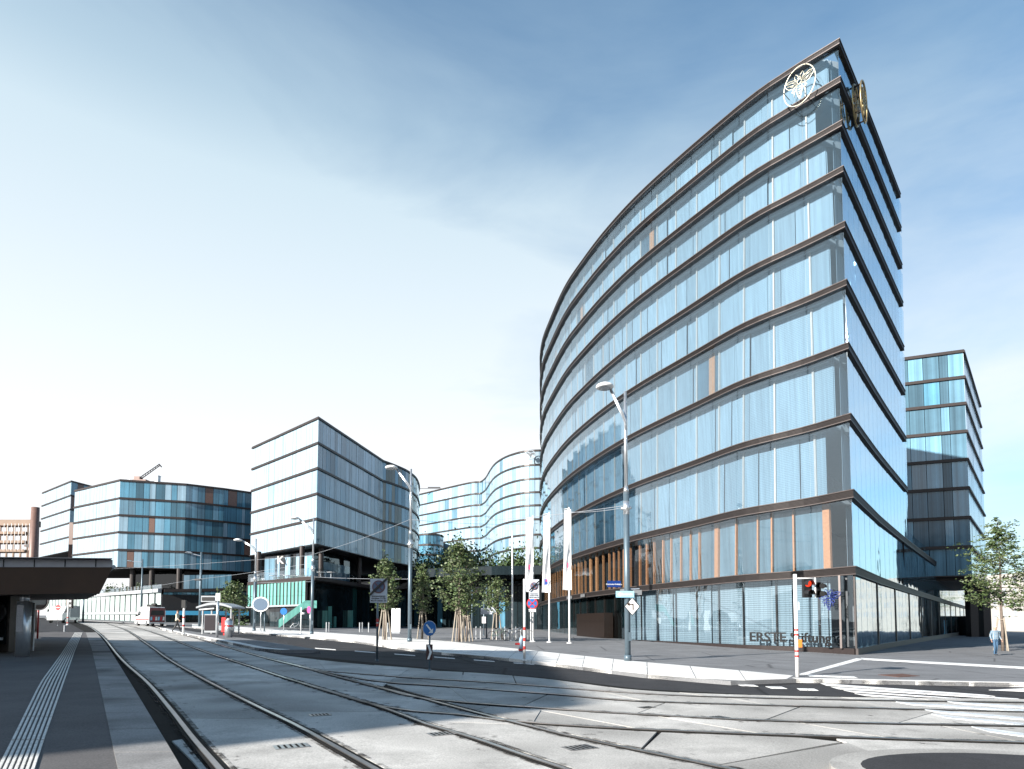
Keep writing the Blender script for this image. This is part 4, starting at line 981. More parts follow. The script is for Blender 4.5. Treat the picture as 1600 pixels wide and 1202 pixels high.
# ------------------------------------------------------------ street furniture
H_P = .12
def at(px, py, h=H_P): return G(px, py, h)
def pole_thing(name, px, py, label, cat, h=H_P, group=None):
    x, y = G(px, py, h); return empty(name, x, y, label, cat, group, z=gz(x, y) + h), x, y, gz(x, y) + h
def hgt(y, py): return ZP(y, py)
def lathe(b, c, prof, n=16):
    V = []; m = len(prof)
    for r_, z in prof:
        for k in range(n): V.append((c[0] + r_ * cos(2 * PI * k / n), c[1] + r_ * sin(2 * PI * k / n), c[2] + z))
    Fc = [(i * n + k, i * n + (k + 1) % n, (i + 1) * n + (k + 1) % n, (i + 1) * n + k) for i in range(m - 1) for k in range(n)]
    Fc += [tuple(range(n))[::-1], tuple((m - 1) * n + k for k in range(n))]
    b.add(V, Fc)
def lamp(px, py, ptop, hx, hy, r, label, extra=True, low=None, head=.55):
    t, x, y, z = pole_thing('street_lamp', px, py, label, 'street lamp', group=None)
    zt = hgt(y, ptop); za = hgt(y, hy) ; zarm = zt - (zt - z) * .09; hxw = XY(hx, y, za)[0]; m1 = z + (zt - z) * .28; m2 = z + (zt - z) * .62
    b = MB(); b.tube([(x, y, z - .1), (x, y, m2)], r, 14); b.tube([(x, y, z), (x, y, z + .25)], r * 1.25, 14); b.build('lower_pole', STEELD, t, True)
    b = MB(); b.tube([(x, y, m2), (x, y, zt)], r * .62, 12, r * .5); b.tube([(x, y, m2 - .05), (x, y, m2 + .25)], r * 1.02, 14, r * .65); b.build('upper_pole', ALU, t, True)
    b = MB(); b.tube([(x, y, zarm - .9), (x, y - .05, zarm - .25), (x + (hxw - x) * .12, y - .1, zarm), (hxw + (x - hxw) * .25, y - .25, za - .02)], .05, 8)
    b.tube([(x, y, zarm - 1.2), (x - .06 * 0, y - .05, zarm - .45), (x + (hxw - x) * .12, y - .1, zarm - .15), (hxw + (x - hxw) * .25, y - .25, za - .12)], .035, 6); b.build('arm', ALU, t, True)
    b = MB(); lathe(b, (hxw, y - .3, za), [(head * .35, -.07), (head * .9, -.05), (head, 0), (head * .93, .07), (head * .5, .15), (.05, .18)], 20); b.build('lamp_head', WHITE, t, True)
    b = MB(); lathe(b, (hxw, y - .3, za - .085), [(head * .2, 0), (head * .62, .0), (head * .66, .03)], 16); b.build('lamp_glass', mat('lamp_glass', (.5, .52, .55), .2), t, True)
    if extra:
        zb = z + (zt - z) * .56; b = MB(); b.tube([(x - .22, y, zb), (x + .05, y, zb), (x + .2, y, zb + .05)], .07, 8); b.tube([(x, y, zb - .25), (x, y, zb + .3)], r * 1.1, 12); b.build('cable_clamp', ALU, t, True)
    b = MB(); b.box((x + r * .6, y - r, z + 1.0), (.12, .06, .35)); b.build('service_hatch', STEELD, t)
    return t, x, y, z, zt
lamp1, lx, ly, lz, lzt = lamp(981, 1033, 612, 943.5, 609, .12, 'tall street lamp with street name plates, before the curved facade of the office building', head=.37)
lamp(640, 1003, 733, 613, 733, .13, 'tall grey street lamp between the no stopping sign and the bushy tree', head=.42)
lamp(487, 991, 809, 462, 811, .13, 'grey street lamp standing before the corner of the green podium', head=.42)
lamp(397, 986, 842, 374, 845, .13, 'street lamp right of the tram shelter at the left end of the green podium', head=.42)
# plates on lamp 1
def board(parent, name, cx, cy, z, w, h, m, d=.03, rz=0):
    b = MB(); b.box((cx, cy, z), (w, d, h), rz); return b.build(name, m, parent)
def words_(parent, txt, size, x, y, z, m, rz=0, align='CENTER', name='lettering', bold=0):
    V, Fc = textmesh(txt, size, .003, bold, align)
    return mesh(name, [(x + v.x * cos(rz) + v.z * sin(rz), y + v.x * sin(rz) - v.z * cos(rz), z + v.y) for v in V], Fc, m, parent)
s = ly / 1000
p_ = board(lamp1, 'street_name_plate', lx - .55, ly - .1, hgt(ly, 913), .58, .26, mat('deep_blue_enamel', (.01, .04, .20), .3), rz=.2); words_(p_, 'Gertrude-Fröhlich-', .09, lx - .55, ly - .13, hgt(ly, 914.5), WHITE, .2)
p_ = board(lamp1, 'direction_plate', lx - .12, ly - .17, hgt(ly, 929), .74, .26, mat('light_blue_plate', (.28, .55, .70), .4)); words_(p_, 'Zentrum', .13, lx - .05, ly - .19, hgt(ly, 930.5), WHITE)
b = MB(); b.add([(lx - .42, ly - .19, hgt(ly, 929)), (lx - .3, ly - .19, hgt(ly, 929) + .09), (lx - .3, ly - .19, hgt(ly, 929) - .09)], [(0, 1, 2)]); b.build('arrow', WHITE, p_)
b = MB(); b.box((lx + .42, ly, hgt(ly, 926)), (.35, .08, .2)); b.tube([(lx, ly, hgt(ly, 921)), (lx + .5, ly, hgt(ly, 920))], .03, 6); b.build('side_plate', ALU, lamp1)
zc = hgt(ly, 948); b = MB(); r_ = .33
b.add([(lx + .17 + a * r_, ly - .17, zc + c * r_ * 1.15) for a, c in ((0, 1), (-1, 0), (0, -1), (1, 0))], [(0, 1, 2, 3)]); b.V += [(v[0], v[1] + .02, v[2]) for v in b.V]; b.F += [(7, 6, 5, 4), (0, 4, 5, 1), (1, 5, 6, 2), (2, 6, 7, 3), (3, 7, 4, 0)]; b.I += [0] * 5
p_ = b.build('route_sign', BLACKP, lamp1)
b = MB(); b.add([(lx + .17 + a * r_ * .86, ly - .175, zc + c * r_) for a, c in ((0, 1), (-1, 0), (0, -1), (1, 0))], [(0, 1, 2, 3)]); b.build('sign_face', WHITE, p_)
b = MB(); b.box((lx + .2, ly - .18, zc - .02), (.05, .006, .26)); b.box((lx + .12, ly - .18, zc + .09), (.2, .006, .05)); b.add([(lx - .04, ly - .183, zc + .09), (lx + .06, ly - .183, zc + .19), (lx + .06, ly - .183, zc - .01)], [(0, 1, 2)]); b.build('arrow', mat('dark_brown_print', (.05, .025, .015), .5), p_)

# pole with stripes helper
def stripes(parent, x, y, zs, r):
    for z in zs: b = MB(); b.tube([(x, y, z), (x, y, z + .13)], r, 12); b.build('red_band', REDP, parent)
def signpole(px, py, ptop, label, r=.04, m=STEELD, name='road_sign', cat='road sign', h=H_P):
    t, x, y, z = pole_thing(name, px, py, label, cat, h); zt = hgt(y, ptop)
    b = MB(); b.tube([(x, y, z - .1), (x, y, zt)], r, 10); b.tube([(x, y, z - .02), (x, y, z + .06)], r * 1.8, 10); b.build('pole', m, t, True)
    return t, x, y, z, zt
def disc(parent, name, c, r, m, d=.02, n=28, sq=1):
    b = MB(); b.tube([(c[0], c[1], c[2]), (c[0], c[1] - d, c[2])], r, n); 
    if sq != 1: b.V = [(c[0] + (v[0] - c[0]) * sq, v[1], v[2]) for v in b.V]
    return b.build(name, m, parent)
REDS = mat('sign_red', (.55, .03, .03), .4); SIGNG = mat('sign_grey', (.52, .56, .62), .4, noise=.05)
def nostop_end(parent, x, y, z0, z1, w, txt=True):
    zc = z0 + (z1 - z0) * .66; hgt_ = z1 - z0
    bd = board(parent, 'sign_board', x, y - .06, (z0 + z1) / 2, w, hgt_, SIGNG)
    r = w * .38
    disc(bd, 'sign_ring', (x, y - .08, zc), r, mat('faded_red', (.16, .07, .08), .5)); disc(bd, 'sign_disc', (x, y - .10, zc), r * .82, mat('faded_blue', (.10, .14, .22), .5), .012)
    b = MB(); b.box((x, y - .125, zc), (r * 1.5, .01, .05)); V = [(x + (v[0] - x) * cos(.8) + (v[2] - zc) * sin(.8), v[1], zc - (v[0] - x) * sin(.8) + (v[2] - zc) * cos(.8)) for v in b.V]; mesh('sign_cross', V, b.F, mat('faded_red', (.16, .07, .08)), bd)
    L_ = w * 1.42; b = MB(); b.box((x, y - .14, zc), (L_, .012, w * .13)); a = -R(44); V = [(x + (v[0] - x) * cos(a) + (v[2] - zc) * sin(a), v[1], zc - (v[0] - x) * sin(a) + (v[2] - zc) * cos(a)) for v in b.V]; mesh('diagonal_bar', V, b.F, BLACKP, bd)
    for i, s_ in enumerate(('ausgenommen', 'Anrainer 7-19h', 'Mo-Fr werkt. 2h')): words_(bd, s_, w * .135, x, y - .085, z0 + hgt_ * (.245 - i * .095), BLACKP, bold=.002)
# main no stopping sign
t, x, y, z, zt = signpole(589, 1033, 905, 'grey end of no stopping sign left of the keep right sign', h=0)
nostop_end(t, x + .05, y, hgt(y, 942), hgt(y, 904.5), .68); stripes(t, x, y, [hgt(y, 972), hgt(y, 979)], .048); b = MB(); b.tube([(x, y, hgt(y, 976)), (x, y, hgt(y, 973))], .047, 10); b.build('white_band', WHITE, t)
# blue keep right sign with chevron
t, x, y, z, zt = signpole(671, 1048, 975, 'round blue keep right sign above a black and white chevron board', r=.03, h=.03)
zc = hgt(y, 982); rr_ = (hgt(y, 970) - hgt(y, 994)) / 2
d0 = disc(t, 'sign_rim', (x, y - .05, zc), rr_, WHITE, .015, sq=.86); disc(d0, 'sign_disc', (x, y - .068, zc), rr_ * .95, BLUEP, .012, sq=.86)
b = MB(); b.box((x - .01, y - .085, zc), (.3, .006, .05)); a = R(52); V = [(x + (v[0] - x) * cos(a) + (v[2] - zc) * sin(a), v[1], zc - (v[0] - x) * sin(a) + (v[2] - zc) * cos(a)) for v in b.V]
n0 = len(V); V += [(x + .12, y - .086, zc - .15), (x + .12, y - .086, zc + .0), (x - .03, y - .086, zc - .15), ]; mesh('arrow', V, b.F + [(n0, n0 + 1, n0 + 2)], WHITE, d0)
bz0, bz1 = hgt(y, 1031), hgt(y, 1007); bd = board(t, 'chevron_board', x, y - .05, (bz0 + bz1) / 2, .21, bz1 - bz0, mat('dark_red_board', (.05, .015, .013), .5))
h_ = (bz1 - bz0); b = MB(); zz = (bz0 + bz1) / 2; cvx = [(-.07, h_ * .47), (.0, h_ * .47), (.085, 0), (.0, -h_ * .47), (-.07, -h_ * .47), (.01, 0)]
b.add([(x + p[0], y - .068, zz + p[1]) for p in cvx], [(0, 1, 2, 5), (5, 2, 3, 4)]); b.build('chevron', WHITE, bd)
# traffic signal pole right
t, x, y, z = pole_thing('traffic_light', 1246, 1058, 'white traffic signal pole with red bands standing before the lettered glass corner', 'traffic light')
zt = hgt(y, 897.5); b = MB(); b.tube([(x, y, z - .1), (x, y, zt)], .055, 14); b.build('pole', WHITE, t, True)
for yy in (986, 993.5, 1019, 1027): b = MB(); b.tube([(x, y, hgt(y, yy)), (x, y, hgt(y, yy) + .06)], .06, 14); b.build('red_band', REDP, t)
za = hgt(y, 904); xr = XY(1273, y, za)[0]; b = MB(); b.tube([(x, y, za), (xr, y - .02, za)], .02, 8); b.tube([(xr, y - .02, za + .02), (xr, y - .02, hgt(y, 934))], .028, 8); b.build('bracket', WHITE, t, True)
def heads(parent, xc, yc, ztop, zbot, w=.24, facing=-1):
    hb = MB(); zc = (ztop + zbot) / 2; hb.box((xc, yc, zc), (w, .16, ztop - zbot)); h_ = hb.build('signal_housing', BLACKP, parent)
    n = 2
    for i in range(n):
        zz = ztop - (ztop - zbot) * (i + .5) / n; r = (ztop - zbot) / n * .36
        m_ = mat('red_lens_lit', (.5, .02, .01), .3, emit=((1, .06, .02), .5)) if i == 0 and facing < 0 else mat('dark_lens', (.03, .03, .03), .2)
        disc(h_, 'lens', (xc + (.1 if facing > 0 else 0), yc - .08, zz), r, m_, .01)
        b = MB(); n_ = 10; V = []; s_ = 1
        for k in range(n_ + 1):
            a = PI * (-.12 + 1.24 * k / n_)
            dx, dz = r * 1.15 * cos(a), r * 1.15 * sin(a)
            V += [(xc + dx, yc - .08, zz + dz), (xc + dx * .9 + (.16 if facing > 0 else .02), yc - .28 + (.2 if facing > 0 else 0), zz + dz * .9 - .02)]
        b.add(V, [(2 * k, 2 * k + 1, 2 * k + 3, 2 * k + 2) for k in range(n_)]); b.build('visor', BLACKP, h_)
heads(t, XY(1260, y, za)[0], y - .02, hgt(y, 905), hgt(y, 934)); heads(t, XY(1278, y, za)[0], y + .02, hgt(y, 910), hgt(y, 934), .12, 1)
b = MB(); xo = x + .09; b.tube([(x, y - .02, hgt(y, 941)), (xo, y - .02, hgt(y, 941)), (xo, y - .02, hgt(y, 953)), (x, y - .02, hgt(y, 953))], .014, 6); b.build('cable_loop', WHITE, t)
b = MB(); b.box((x + .09, y - .02, hgt(y, 1005.5)), (.09, .12, .24)); b.build('push_button', mat('orange_box', (.75, .22, .04), .45), t)
# left signal poles: at the lane (818) with signs
t, x, y, z, zt = signpole(819.5, 1033, 905, 'white pole with red bands carrying an end of no stopping plate, beside the flag poles', r=.05, m=WHITE)
stripes(t, x, y, [hgt(y, 1015), hgt(y, 1002), hgt(y, 985)], .056); nostop_end(t, x + .38, y + .1, hgt(y, 936), hgt(y, 905.5), .4, False)
# blue bollard with red band
t, x, y, z = pole_thing('hydrant', 814, 1019, 'small blue grey hydrant post with red and white bands on the kerb side pavement', 'hydrant')
b = MB(); b.tube([(x, y, z - .05), (x, y, z + .55), (x + .03, y, z + .68), (x + .1, y, z + .76)], .1, 12); b.build('post', mat('pale_blue_grey', (.25, .34, .42), .4), t, True)
b = MB(); b.tube([(x, y, z + .06), (x, y, z + .16)], .125, 12); b.build('red_band', REDP, t); b = MB(); b.box((x - .14, y, z + .4), (.3, .16, .1)); b.build('red_lever', REDS, t)
# no parking sign in front of the corner of the dark podium
t, x, y, z, zt = signpole(829.5, 1003, 934, 'blue and red round no stopping sign beside the curved facade foot', r=.04, m=WHITE)
disc(t, 'sign_ring', (x + .1, y - .06, hgt(y, 943)), .4, REDS); disc(t, 'sign_disc', (x + .1, y - .09, hgt(y, 943)), .32, BLUEP, .01)
for a in (R(45), -R(45)):
    b = MB(); zc = hgt(y, 943); b.box((x + .1, y - .11, zc), (.62, .006, .07)); V = [(x + .1 + (v[0] - x - .1) * cos(a) + (v[2] - zc) * sin(a), v[1], zc - (v[0] - x - .1) * sin(a) + (v[2] - zc) * cos(a)) for v in b.V]; mesh('cross_bar', V, b.F, REDS, t)
board(t, 'supplementary_plate', x + .1, y - .06, hgt(y, 954), .5, .2, WHITE)
# flag poles
def flagpole(px, py, ptop, bx0=None, bx1=None, by0=None, by1=None, label='', mark=None):
    t, x, y, z = pole_thing('flag_pole', px, py, label, 'flag pole'); zt = hgt(y, ptop)
    b = MB(); b.tube([(x, y, z - .1), (x, y, zt)], .075, 12, .05); b.tube([(x, y, z - .02), (x, y, z + .05)], .2, 14); b.build('pole', WHITE, t, True)
    if bx0:
        V = []; n, m_ = 6, 20; xl, xr = XY(bx0, y, z + 5)[0], XY(bx1, y, z + 5)[0]; zt_, zb = hgt(y, by0), hgt(y, by1)
        for j in range(m_ + 1):
            for i in range(n + 1):
                u, v = i / n, j / m_; sw = .12 * v * sin(6 * u + 5 * v) + .06 * sin(9 * v + 2 * u); ll = xl - .18 * sin(PI * v * .9) * 0
                V.append((ll + (xr - ll) * u - (1 - u) * .13 * v ** 3, y - .1 + sw, zt_ + (zb - zt_) * v - .25 * (1 - u) * (1 - v) * .4))
        Fc = [(j * (n + 1) + i, j * (n + 1) + i + 1, (j + 1) * (n + 1) + i + 1, (j + 1) * (n + 1) + i) for j in range(m_) for i in range(n)]
        fl = mesh('banner', V, Fc, mat('banner_cloth', (.82, .82, .82), .8, noise=.04), t, True)
        b = MB(); b.tube([(x, y, zt_ + .05), (xl, y - .02, zt_ + .0)], .03, 6); b.build('banner_arm', WHITE, t)
        if mark == 'logo':
            zc = zb + (zt_ - zb) * .13; w_ = (xr - xl) * .5; 
            b = MB(); b.box((xl + w_ * .75, y - .32, zc), (w_, .02, w_ * 1.7)); b.build('printed_mark', mat('print_blue', (.03, .07, .3), .6), fl); b = MB(); b.box((xl + w_ * .75 + w_ * .1, y - .335, zc + .1), (w_ * .5, .01, w_ * .6)); b.build('printed_mark', mat('print_pink', (.5, .06, .15), .6), fl)
        elif mark: b = MB(); b.box(((xl + xr) / 2, y - .3, zb + (zt_ - zb) * mark), ((xr - xl) * .22, .02, .35)); b.build('printed_mark', mat('print_pink', (.5, .06, .15), .6), fl)
    return t
flagpole(800.5, 1001.5, 830, label='bare white flag pole without banner, leftmost of the flag poles')
flagpole(833, 1003, 806, 822, 832, 810, 925, 'white flag pole with a plain long banner above the no stopping plate', .33)
flagpole(858.5, 1004, 801, 849, 859.5, 804, 926, 'white flag pole whose banner has a small blue and pink mark at its foot', 'logo')
flagpole(890, 1005.5, 793, 881.5, 892.5, 796, 922, 'rightmost white flag pole with a banner, in front of the dark entrance', .3)
# info stele, bollards, bike stands, thin poles
t, x, y, z = pole_thing('info_stele', 618.5, 990, 'white upright info stele standing in front of the dark podium', 'stele')
b = MB(); b.box((x, y, z + 1.3), (.85, .22, 2.25)); b.build('panel', WHITE, t); b = MB(); b.box((x, y, z + .1), (.8, .2, .25)); b.build('foot', GREYP, t)
proto = None
BL = ['left bollard of the pair beside the podium entrance glazing', 'right bollard of the pair beside the podium entrance glazing', 'left bollard of the three left of the staked tree', 'middle bollard of the three left of the staked tree', 'right bollard of the three left of the staked tree', 'single bollard left of the white info stele', 'bollard between the bushy tree and the slender pole', 'bollard just right of the plain slender pole', 'bollard left of the thin square plate poles', 'bollard left of the bare flag pole', 'bollard just right of the bare flag pole', 'rightmost bollard, beside the plate carrying pole']
for i, px in enumerate((510, 514, 562, 566, 576, 606, 728, 744, 751, 789, 806, 812)):
    x, y = G(px, 988 - (px > 700) * -8 if px < 700 else 999, H_P)
    if proto is None:
        proto = empty('bollard', x, y, BL[0], 'bollard', 'bollards on the plaza', z=gz(x, y) + .12)
        b = MB(); b.tube([(x, y, gz(x, y) + .05), (x, y, gz(x, y) + 1.05)], .06, 10); b.build('post', ALU, proto); b = MB(); b.tube([(x, y, gz(x, y) + 1.05), (x, y, gz(x, y) + 1.11)], .065, 10, .03); b.build('cap', GREYP, proto)
    else:
        c = proto.copy(); COL.objects.link(c); c.location = (x, y, gz(x, y) + .12); c['label'] = BL[i]
        for ch in proto.children: d = ch.copy(); COL.objects.link(d); d.parent = c
for i in range(9):
    px = 770 + i * 6.2; x, y = G(px, 999.5 + (i % 2) * .5, H_P); b = MB(); zz = gz(x, y) + .12
    b.tube([(x, y, zz - .05), (x, y, zz + .75), (x + .08, y + .1, zz + .85), (x + .2, y + .5, zz + .85), (x + .28, y + .6, zz + .75), (x + .28, y + .6, zz - .05)], .035, 6)
    tag(b.build('bike_stand', ALU), 'steel hoop bike stand in the row behind the bare flag pole', 'bike stand', 'bike stands by the plaza trees')
def bicycle(px, py, label, col, rz=0, s=1):
    x, y = G(px, py, H_P); z = gz(x, y) + .12; t = empty('bicycle', x, y, label, 'bicycle', z=z); c, sn = cos(rz), sin(rz)
    P = lambda u, h: (x + u * c, y + u * sn, z + h)
    for u in (-.52, .52):
        b = MB(); b.tube([P(u + .33 * cos(R(a)), .34 + .33 * sin(R(a))) for a in range(0, 361, 24)], .02, 5, cap=False)
        for a in range(0, 180, 45): b.tube([P(u + .32 * cos(R(a)), .34 + .32 * sin(R(a))), P(u - .32 * cos(R(a)), .34 - .32 * sin(R(a)))], .005, 3)
        b.build('wheel', BLACKP, t)
    b = MB(); 
    for a, d in (((-.52, .34), (-.1, .34)), ((-.1, .34), (-.2, .85)), ((-.52, .34), (-.18, .75)), ((-.18, .75), (.35, .78)), ((-.1, .34), (.36, .7)), ((.52, .34), (.33, .95))): b.tube([P(*a), P(*d)], .018, 5)
    b.build('frame', col, t); b = MB(); b.tube([P(-.32, .88), P(-.1, .88)], .05, 6); b.build('saddle', BLACKP, t); b = MB(); p = P(.33, .97); b.tube([(p[0] + .25 * sn, p[1] - .25 * c, p[2]), (p[0] - .25 * sn, p[1] + .25 * c, p[2])], .015, 5); b.build('handlebar', BLACKP, t)
bicycle(779, 1000.5, 'dark bicycle leaning at the left end of the bike stands', mat('bike_green', (.05, .12, .08), .4), .3)
bicycle(801, 1001, 'silver bicycle parked at the bike stands near the bare flag pole', ALU, .5)
bicycle(461, 985.5, 'bicycle parked under the stair in front of the green glass podium', ALU, .2)
def thin_pole(px, py, ptop, label, signs=()):
    t, x, y, z, zt = signpole(px, py, ptop, label, r=.06, m=STEELD, name='sign_pole', cat='sign pole')
    for (y0, y1, w, m_) in signs: board(t, 'plate', x, y - .08, (hgt(y, y0) + hgt(y, y1)) / 2, w, hgt(y, y0) - hgt(y, y1), m_)
    return t
thin_pole(737.5, 994.5, 922, 'plain dark slender pole right of the bushy tree')
thin_pole(760, 998, 913, 'thin pole with a square grey plate, left of the pair behind the bike stands', [(951, 960, .9, SIGNG)])
thin_pole(770, 996.5, 908, 'thin pole with a higher square grey plate, right of the pair behind the bike stands', [(947.5, 957, .9, SIGNG)])
thin_pole(756, 993, 941, 'short pole with a narrow white plate behind the bike stands', [(964, 974, .35, WHITE)])
thin_pole(413, 987, 955, 'red and white banded post below the oval mirror', [])
# oval traffic mirror at 407
t, x, y, z, zt = signpole(407, 987, 940, 'round convex traffic mirror on a thin post, right of the tram shelter', r=.05, m=ALU, name='traffic_mirror', cat='mirror')
disc(t, 'mirror_rim', (x, y - .1, hgt(y, 944.5)), .72, WHITE, .06, sq=1.15); disc(t, 'mirror_face', (x, y - .17, hgt(y, 944.5)), .6, mat('sky_toned_mirror', (.16, .22, .30), .25, .3), .02, sq=1.15)  # blue-grey face colour stands in for the reflected sky
t, x, y, z, zt = signpole(443, 987.5, 950, 'round blue sign on a pale post before the green podium', m=ALU); disc(t, 'sign_disc', (x, y - .06, hgt(y, 955.5)), .33, BLUEP)
t, x, y, z, zt = signpole(470, 990.5, 949, 'white lamp post stub with a round white lantern near the stair', m=WHITE); b = MB(); b.tube([(x + .15, y, hgt(y, 960)), (x + .15, y, hgt(y, 957))], .18, 10); b.build('lantern', WHITE, t)
t, x, y, z, zt = signpole(484.3, 989, 948, 'small pink oval sign on a post hidden by the corner lamp', m=ALU); disc(t, 'sign_disc', (x - .05, y - .3, hgt(y, 953)), .33, mat('pink', (.75, .08, .3), .5), sq=.5)

# ------------------------------------------------------------ catenary poles and wires
def catpole(px, py, ptop, label, arm=None, r=.16, m=STEELD, arm_y=None, lampx=None):
    t, x, y, z = pole_thing('catenary_pole', px, py, label, 'mast'); zt = hgt(y, ptop)
    b = MB(); b.tube([(x, y, z - .1), (x, y, zt)], r, 10, r * .7); b.build('mast', m, t, True)
    if arm_y: 
        xa, xb = XY(arm[0], y, 6)[0], XY(arm[1], y, 6)[0]; b = MB(); b.tube([(xa, y, hgt(y, arm_y)), (xb, y, hgt(y, arm_y))], .07, 6); b.build('cross_arm', m, t)
        b = MB(); b.box(((xa + xb) / 2, y - .1, hgt(y, arm_y)), (abs(xb - xa) * .5, .15, .25)); b.build('insulator_bracket', BLACKP, t)
    if lampx:
        xl, zl_ = XY(lampx[0], y, 8)[0], hgt(y, lampx[1]); b = MB(); b.tube([(x, y, zt - .5), (xl, y, zl_)], .05, 6); lathe(b, (xl, y, zl_ - .05), [(.3, 0), (.45, .08), (.2, .2)], 10); b.build('lamp_arm', ALU, t)
    return t, x, y, z, zt
catpole(311.5, 979, 863, 'dark overhead wire mast between the walking person and the tram shelter', (300, 318), arm_y=906, lampx=(294, 864))
catpole(219.8, 972, 874, 'mast behind the ambulance van with a lamp arm to the left', lampx=(201, 877), arm=(214, 222), arm_y=None)
catpole(129.5, 972, 925, 'dark mast left of the white panel building, seen under the shelter roof')
catpole(47.5, 985, 793, 'tall thick brown mast rising above the shelter roof at the left', r=.45, m=BROWNP, arm=(36, 55), arm_y=853)
def wire(p, q, sag, nm='overhead_wire', lab=''):
    P = [Vector(p).lerp(Vector(q), i / 14) - Vector((0, 0, sag * 4 * (i / 14) * (1 - i / 14))) for i in range(15)]
    b = MB(); b.tube(P, .014, 4); tag(b.build(nm, mat('wire_grey', (.45, .47, .5), .4, .5)), lab, 'wire')
def wp(px, py, D): x, y = XY(px, D, ZP(D, py)); return (x, y, ZP(D, py))
wire(wp(487, 868, 62), wp(176, 889, 95), .1, lab='upper overhead wire from the corner lamp to the left wing')
wire(wp(640, 812, 50), wp(482, 868, 70), .2, lab='overhead wire between the tall lamp and the corner lamp')
wire(wp(487, 880, 62), wp(302, 906, 80), .1, lab='lower overhead wire above the tram shelter')
wire(wp(398, 911, 75), wp(487, 909, 66), .0, lab='short wire before the green glass panels')
wire(wp(978, 790, 29), wp(640, 812, 50), .35, lab='long thin wire between the two tall lamps')
wire(wp(302, 906, 80), wp(129, 929, 100), .2, lab='overhead wire running left towards the shelter roof')

wire(wp(840, 818, 60), wp(640, 812, 50), .2, lab='thin overhead wire from the tall lamp to the flag poles')
wire(wp(396, 893, 76), wp(640, 905, 50), .25, lab='low overhead wire passing the green podium')
wire(wp(978, 793, 29), wp(888, 800, 45), .1, lab='short wire from the named street lamp to the right flag pole')
# ------------------------------------------------------------ tram stop shelter on the island
sx0, sy0 = G(316, 991, .16); sx1 = XY(362, sy0)[0]; sz = gz(sx0, sy0) + .16
sh = empty('tram_shelter', sx0, sy0, 'glass tram shelter with curved roof and benches on the stop island', 'tram shelter', z=sz)
k_ = sy0 / 1000; SW = sx1 - sx0; SHT = hgt(sy0, 951) - sz
for u, v in ((0, 0), (0, 1.5), (.5, 0), (.5, 1.5), (.97, 0), (.97, 1.5)):
    b = MB(); b.box((sx0 + SW * u, sy0 + v, sz + SHT / 2), (.1, .1, SHT)); b.build('post', ALU, sh)
b = MB(); n = 10; V = []
for i in range(n + 1):
    u = i / n; V += [(sx0 - .3 + (SW + .5) * u, sy0 - .5, sz + SHT + .12 + .35 * sin(PI * u)), (sx0 - .3 + (SW + .5) * u, sy0 + 2, sz + SHT + .12 + .35 * sin(PI * u)), (sx0 - .3 + (SW + .5) * u, sy0 - .5, sz + SHT + .28 * sin(PI * u)), (sx0 - .3 + (SW + .5) * u, sy0 + 2, sz + SHT + .28 * sin(PI * u))]
Fc = []
for i in range(n): a = i * 4; Fc += [(a, a + 4, a + 5, a + 1), (a + 2, a + 3, a + 7, a + 6), (a, a + 2, a + 6, a + 4), (a + 1, a + 5, a + 7, a + 3)]
mesh('roof', V, Fc + [(0, 1, 3, 2), (n * 4, n * 4 + 2, n * 4 + 3, n * 4 + 1)], GREYP, sh)
for u0, u1 in ((.02, .25), (.26, .48), (.52, .73), (.75, .96)):
    b = MB(); b.box((sx0 + SW * (u0 + u1) / 2, sy0 + 1.5, sz + SHT * .52), (SW * (u1 - u0), .02, SHT * .8)); b.build('glass_panel', GLASS_CLEAR, sh)
b = MB(); b.box((sx0 + SW * .25, sy0 + .1, sz + SHT * .42), (SW * .42, .16, SHT * .72)); ad_ = b.build('poster_case', GREYP, sh)
b = MB(); b.box((sx0 + SW * .25, sy0 + .005, sz + SHT * .44), (SW * .36, .02, SHT * .6)); b.build('poster', mat('dark_poster', (.03, .025, .03), .3), ad_)
b = MB(); b.box((sx0 + SW * .72, sy0 + .9, sz + .48), (SW * .4, .4, .07)); [b.box((sx0 + SW * u, sy0 + .9, sz + .24), (.06, .3, .46)) for u in (.56, .72, .88)]; b.build('bench', ALU, sh)
x, y = G(357, 996, .16); t = empty('litter_bin', x, y, 'round steel litter bin with a red band at the right end of the shelter', 'litter bin', z=gz(x, y) + .16); zz = gz(x, y) + .16
b = MB(); b.tube([(x, y, zz), (x, y, zz + 1.15)], .26, 14); b.build('drum', ALU, t, True); b = MB(); b.tube([(x, y, zz + .72), (x, y, zz + .84)], .27, 14); b.build('red_band', REDP, t)
b = MB(); b.tube([(x, y, zz + 1.15), (x, y, zz + 1.32)], .22, 14, .1); b.build('lid', GREYP, t, True)
x, y = G(339, 996, .16); zz = gz(x, y) + .16; t = empty('stop_sign_mast', x, y, 'silver stop mast with a dark display board beside the shelter', 'stop mast', z=zz)
b = MB(); b.tube([(x, y, zz - .05), (x, y, hgt(y, 929))], .09, 10); b.build('mast', ALU, t, True); b = MB(); b.box((x - .62, y, hgt(y, 936)), (1.0, .2, .42)); db = b.build('display', GREYP, t); b = MB(); b.box((x - .62, y - .12, hgt(y, 936)), (.85, .04, .24)); b.build('screen', BLACKP, db)
b = MB(); b.box((x + .05, y - .1, hgt(y, 933)), (.3, .05, .5)); b.build('line_plate', WHITE, t); b = MB(); b.tube([(x - .25, y, hgt(y, 951)), (x - 1.2, y - .1, hgt(y, 953))], .05, 6); b.build('bracket', WHITE, t)
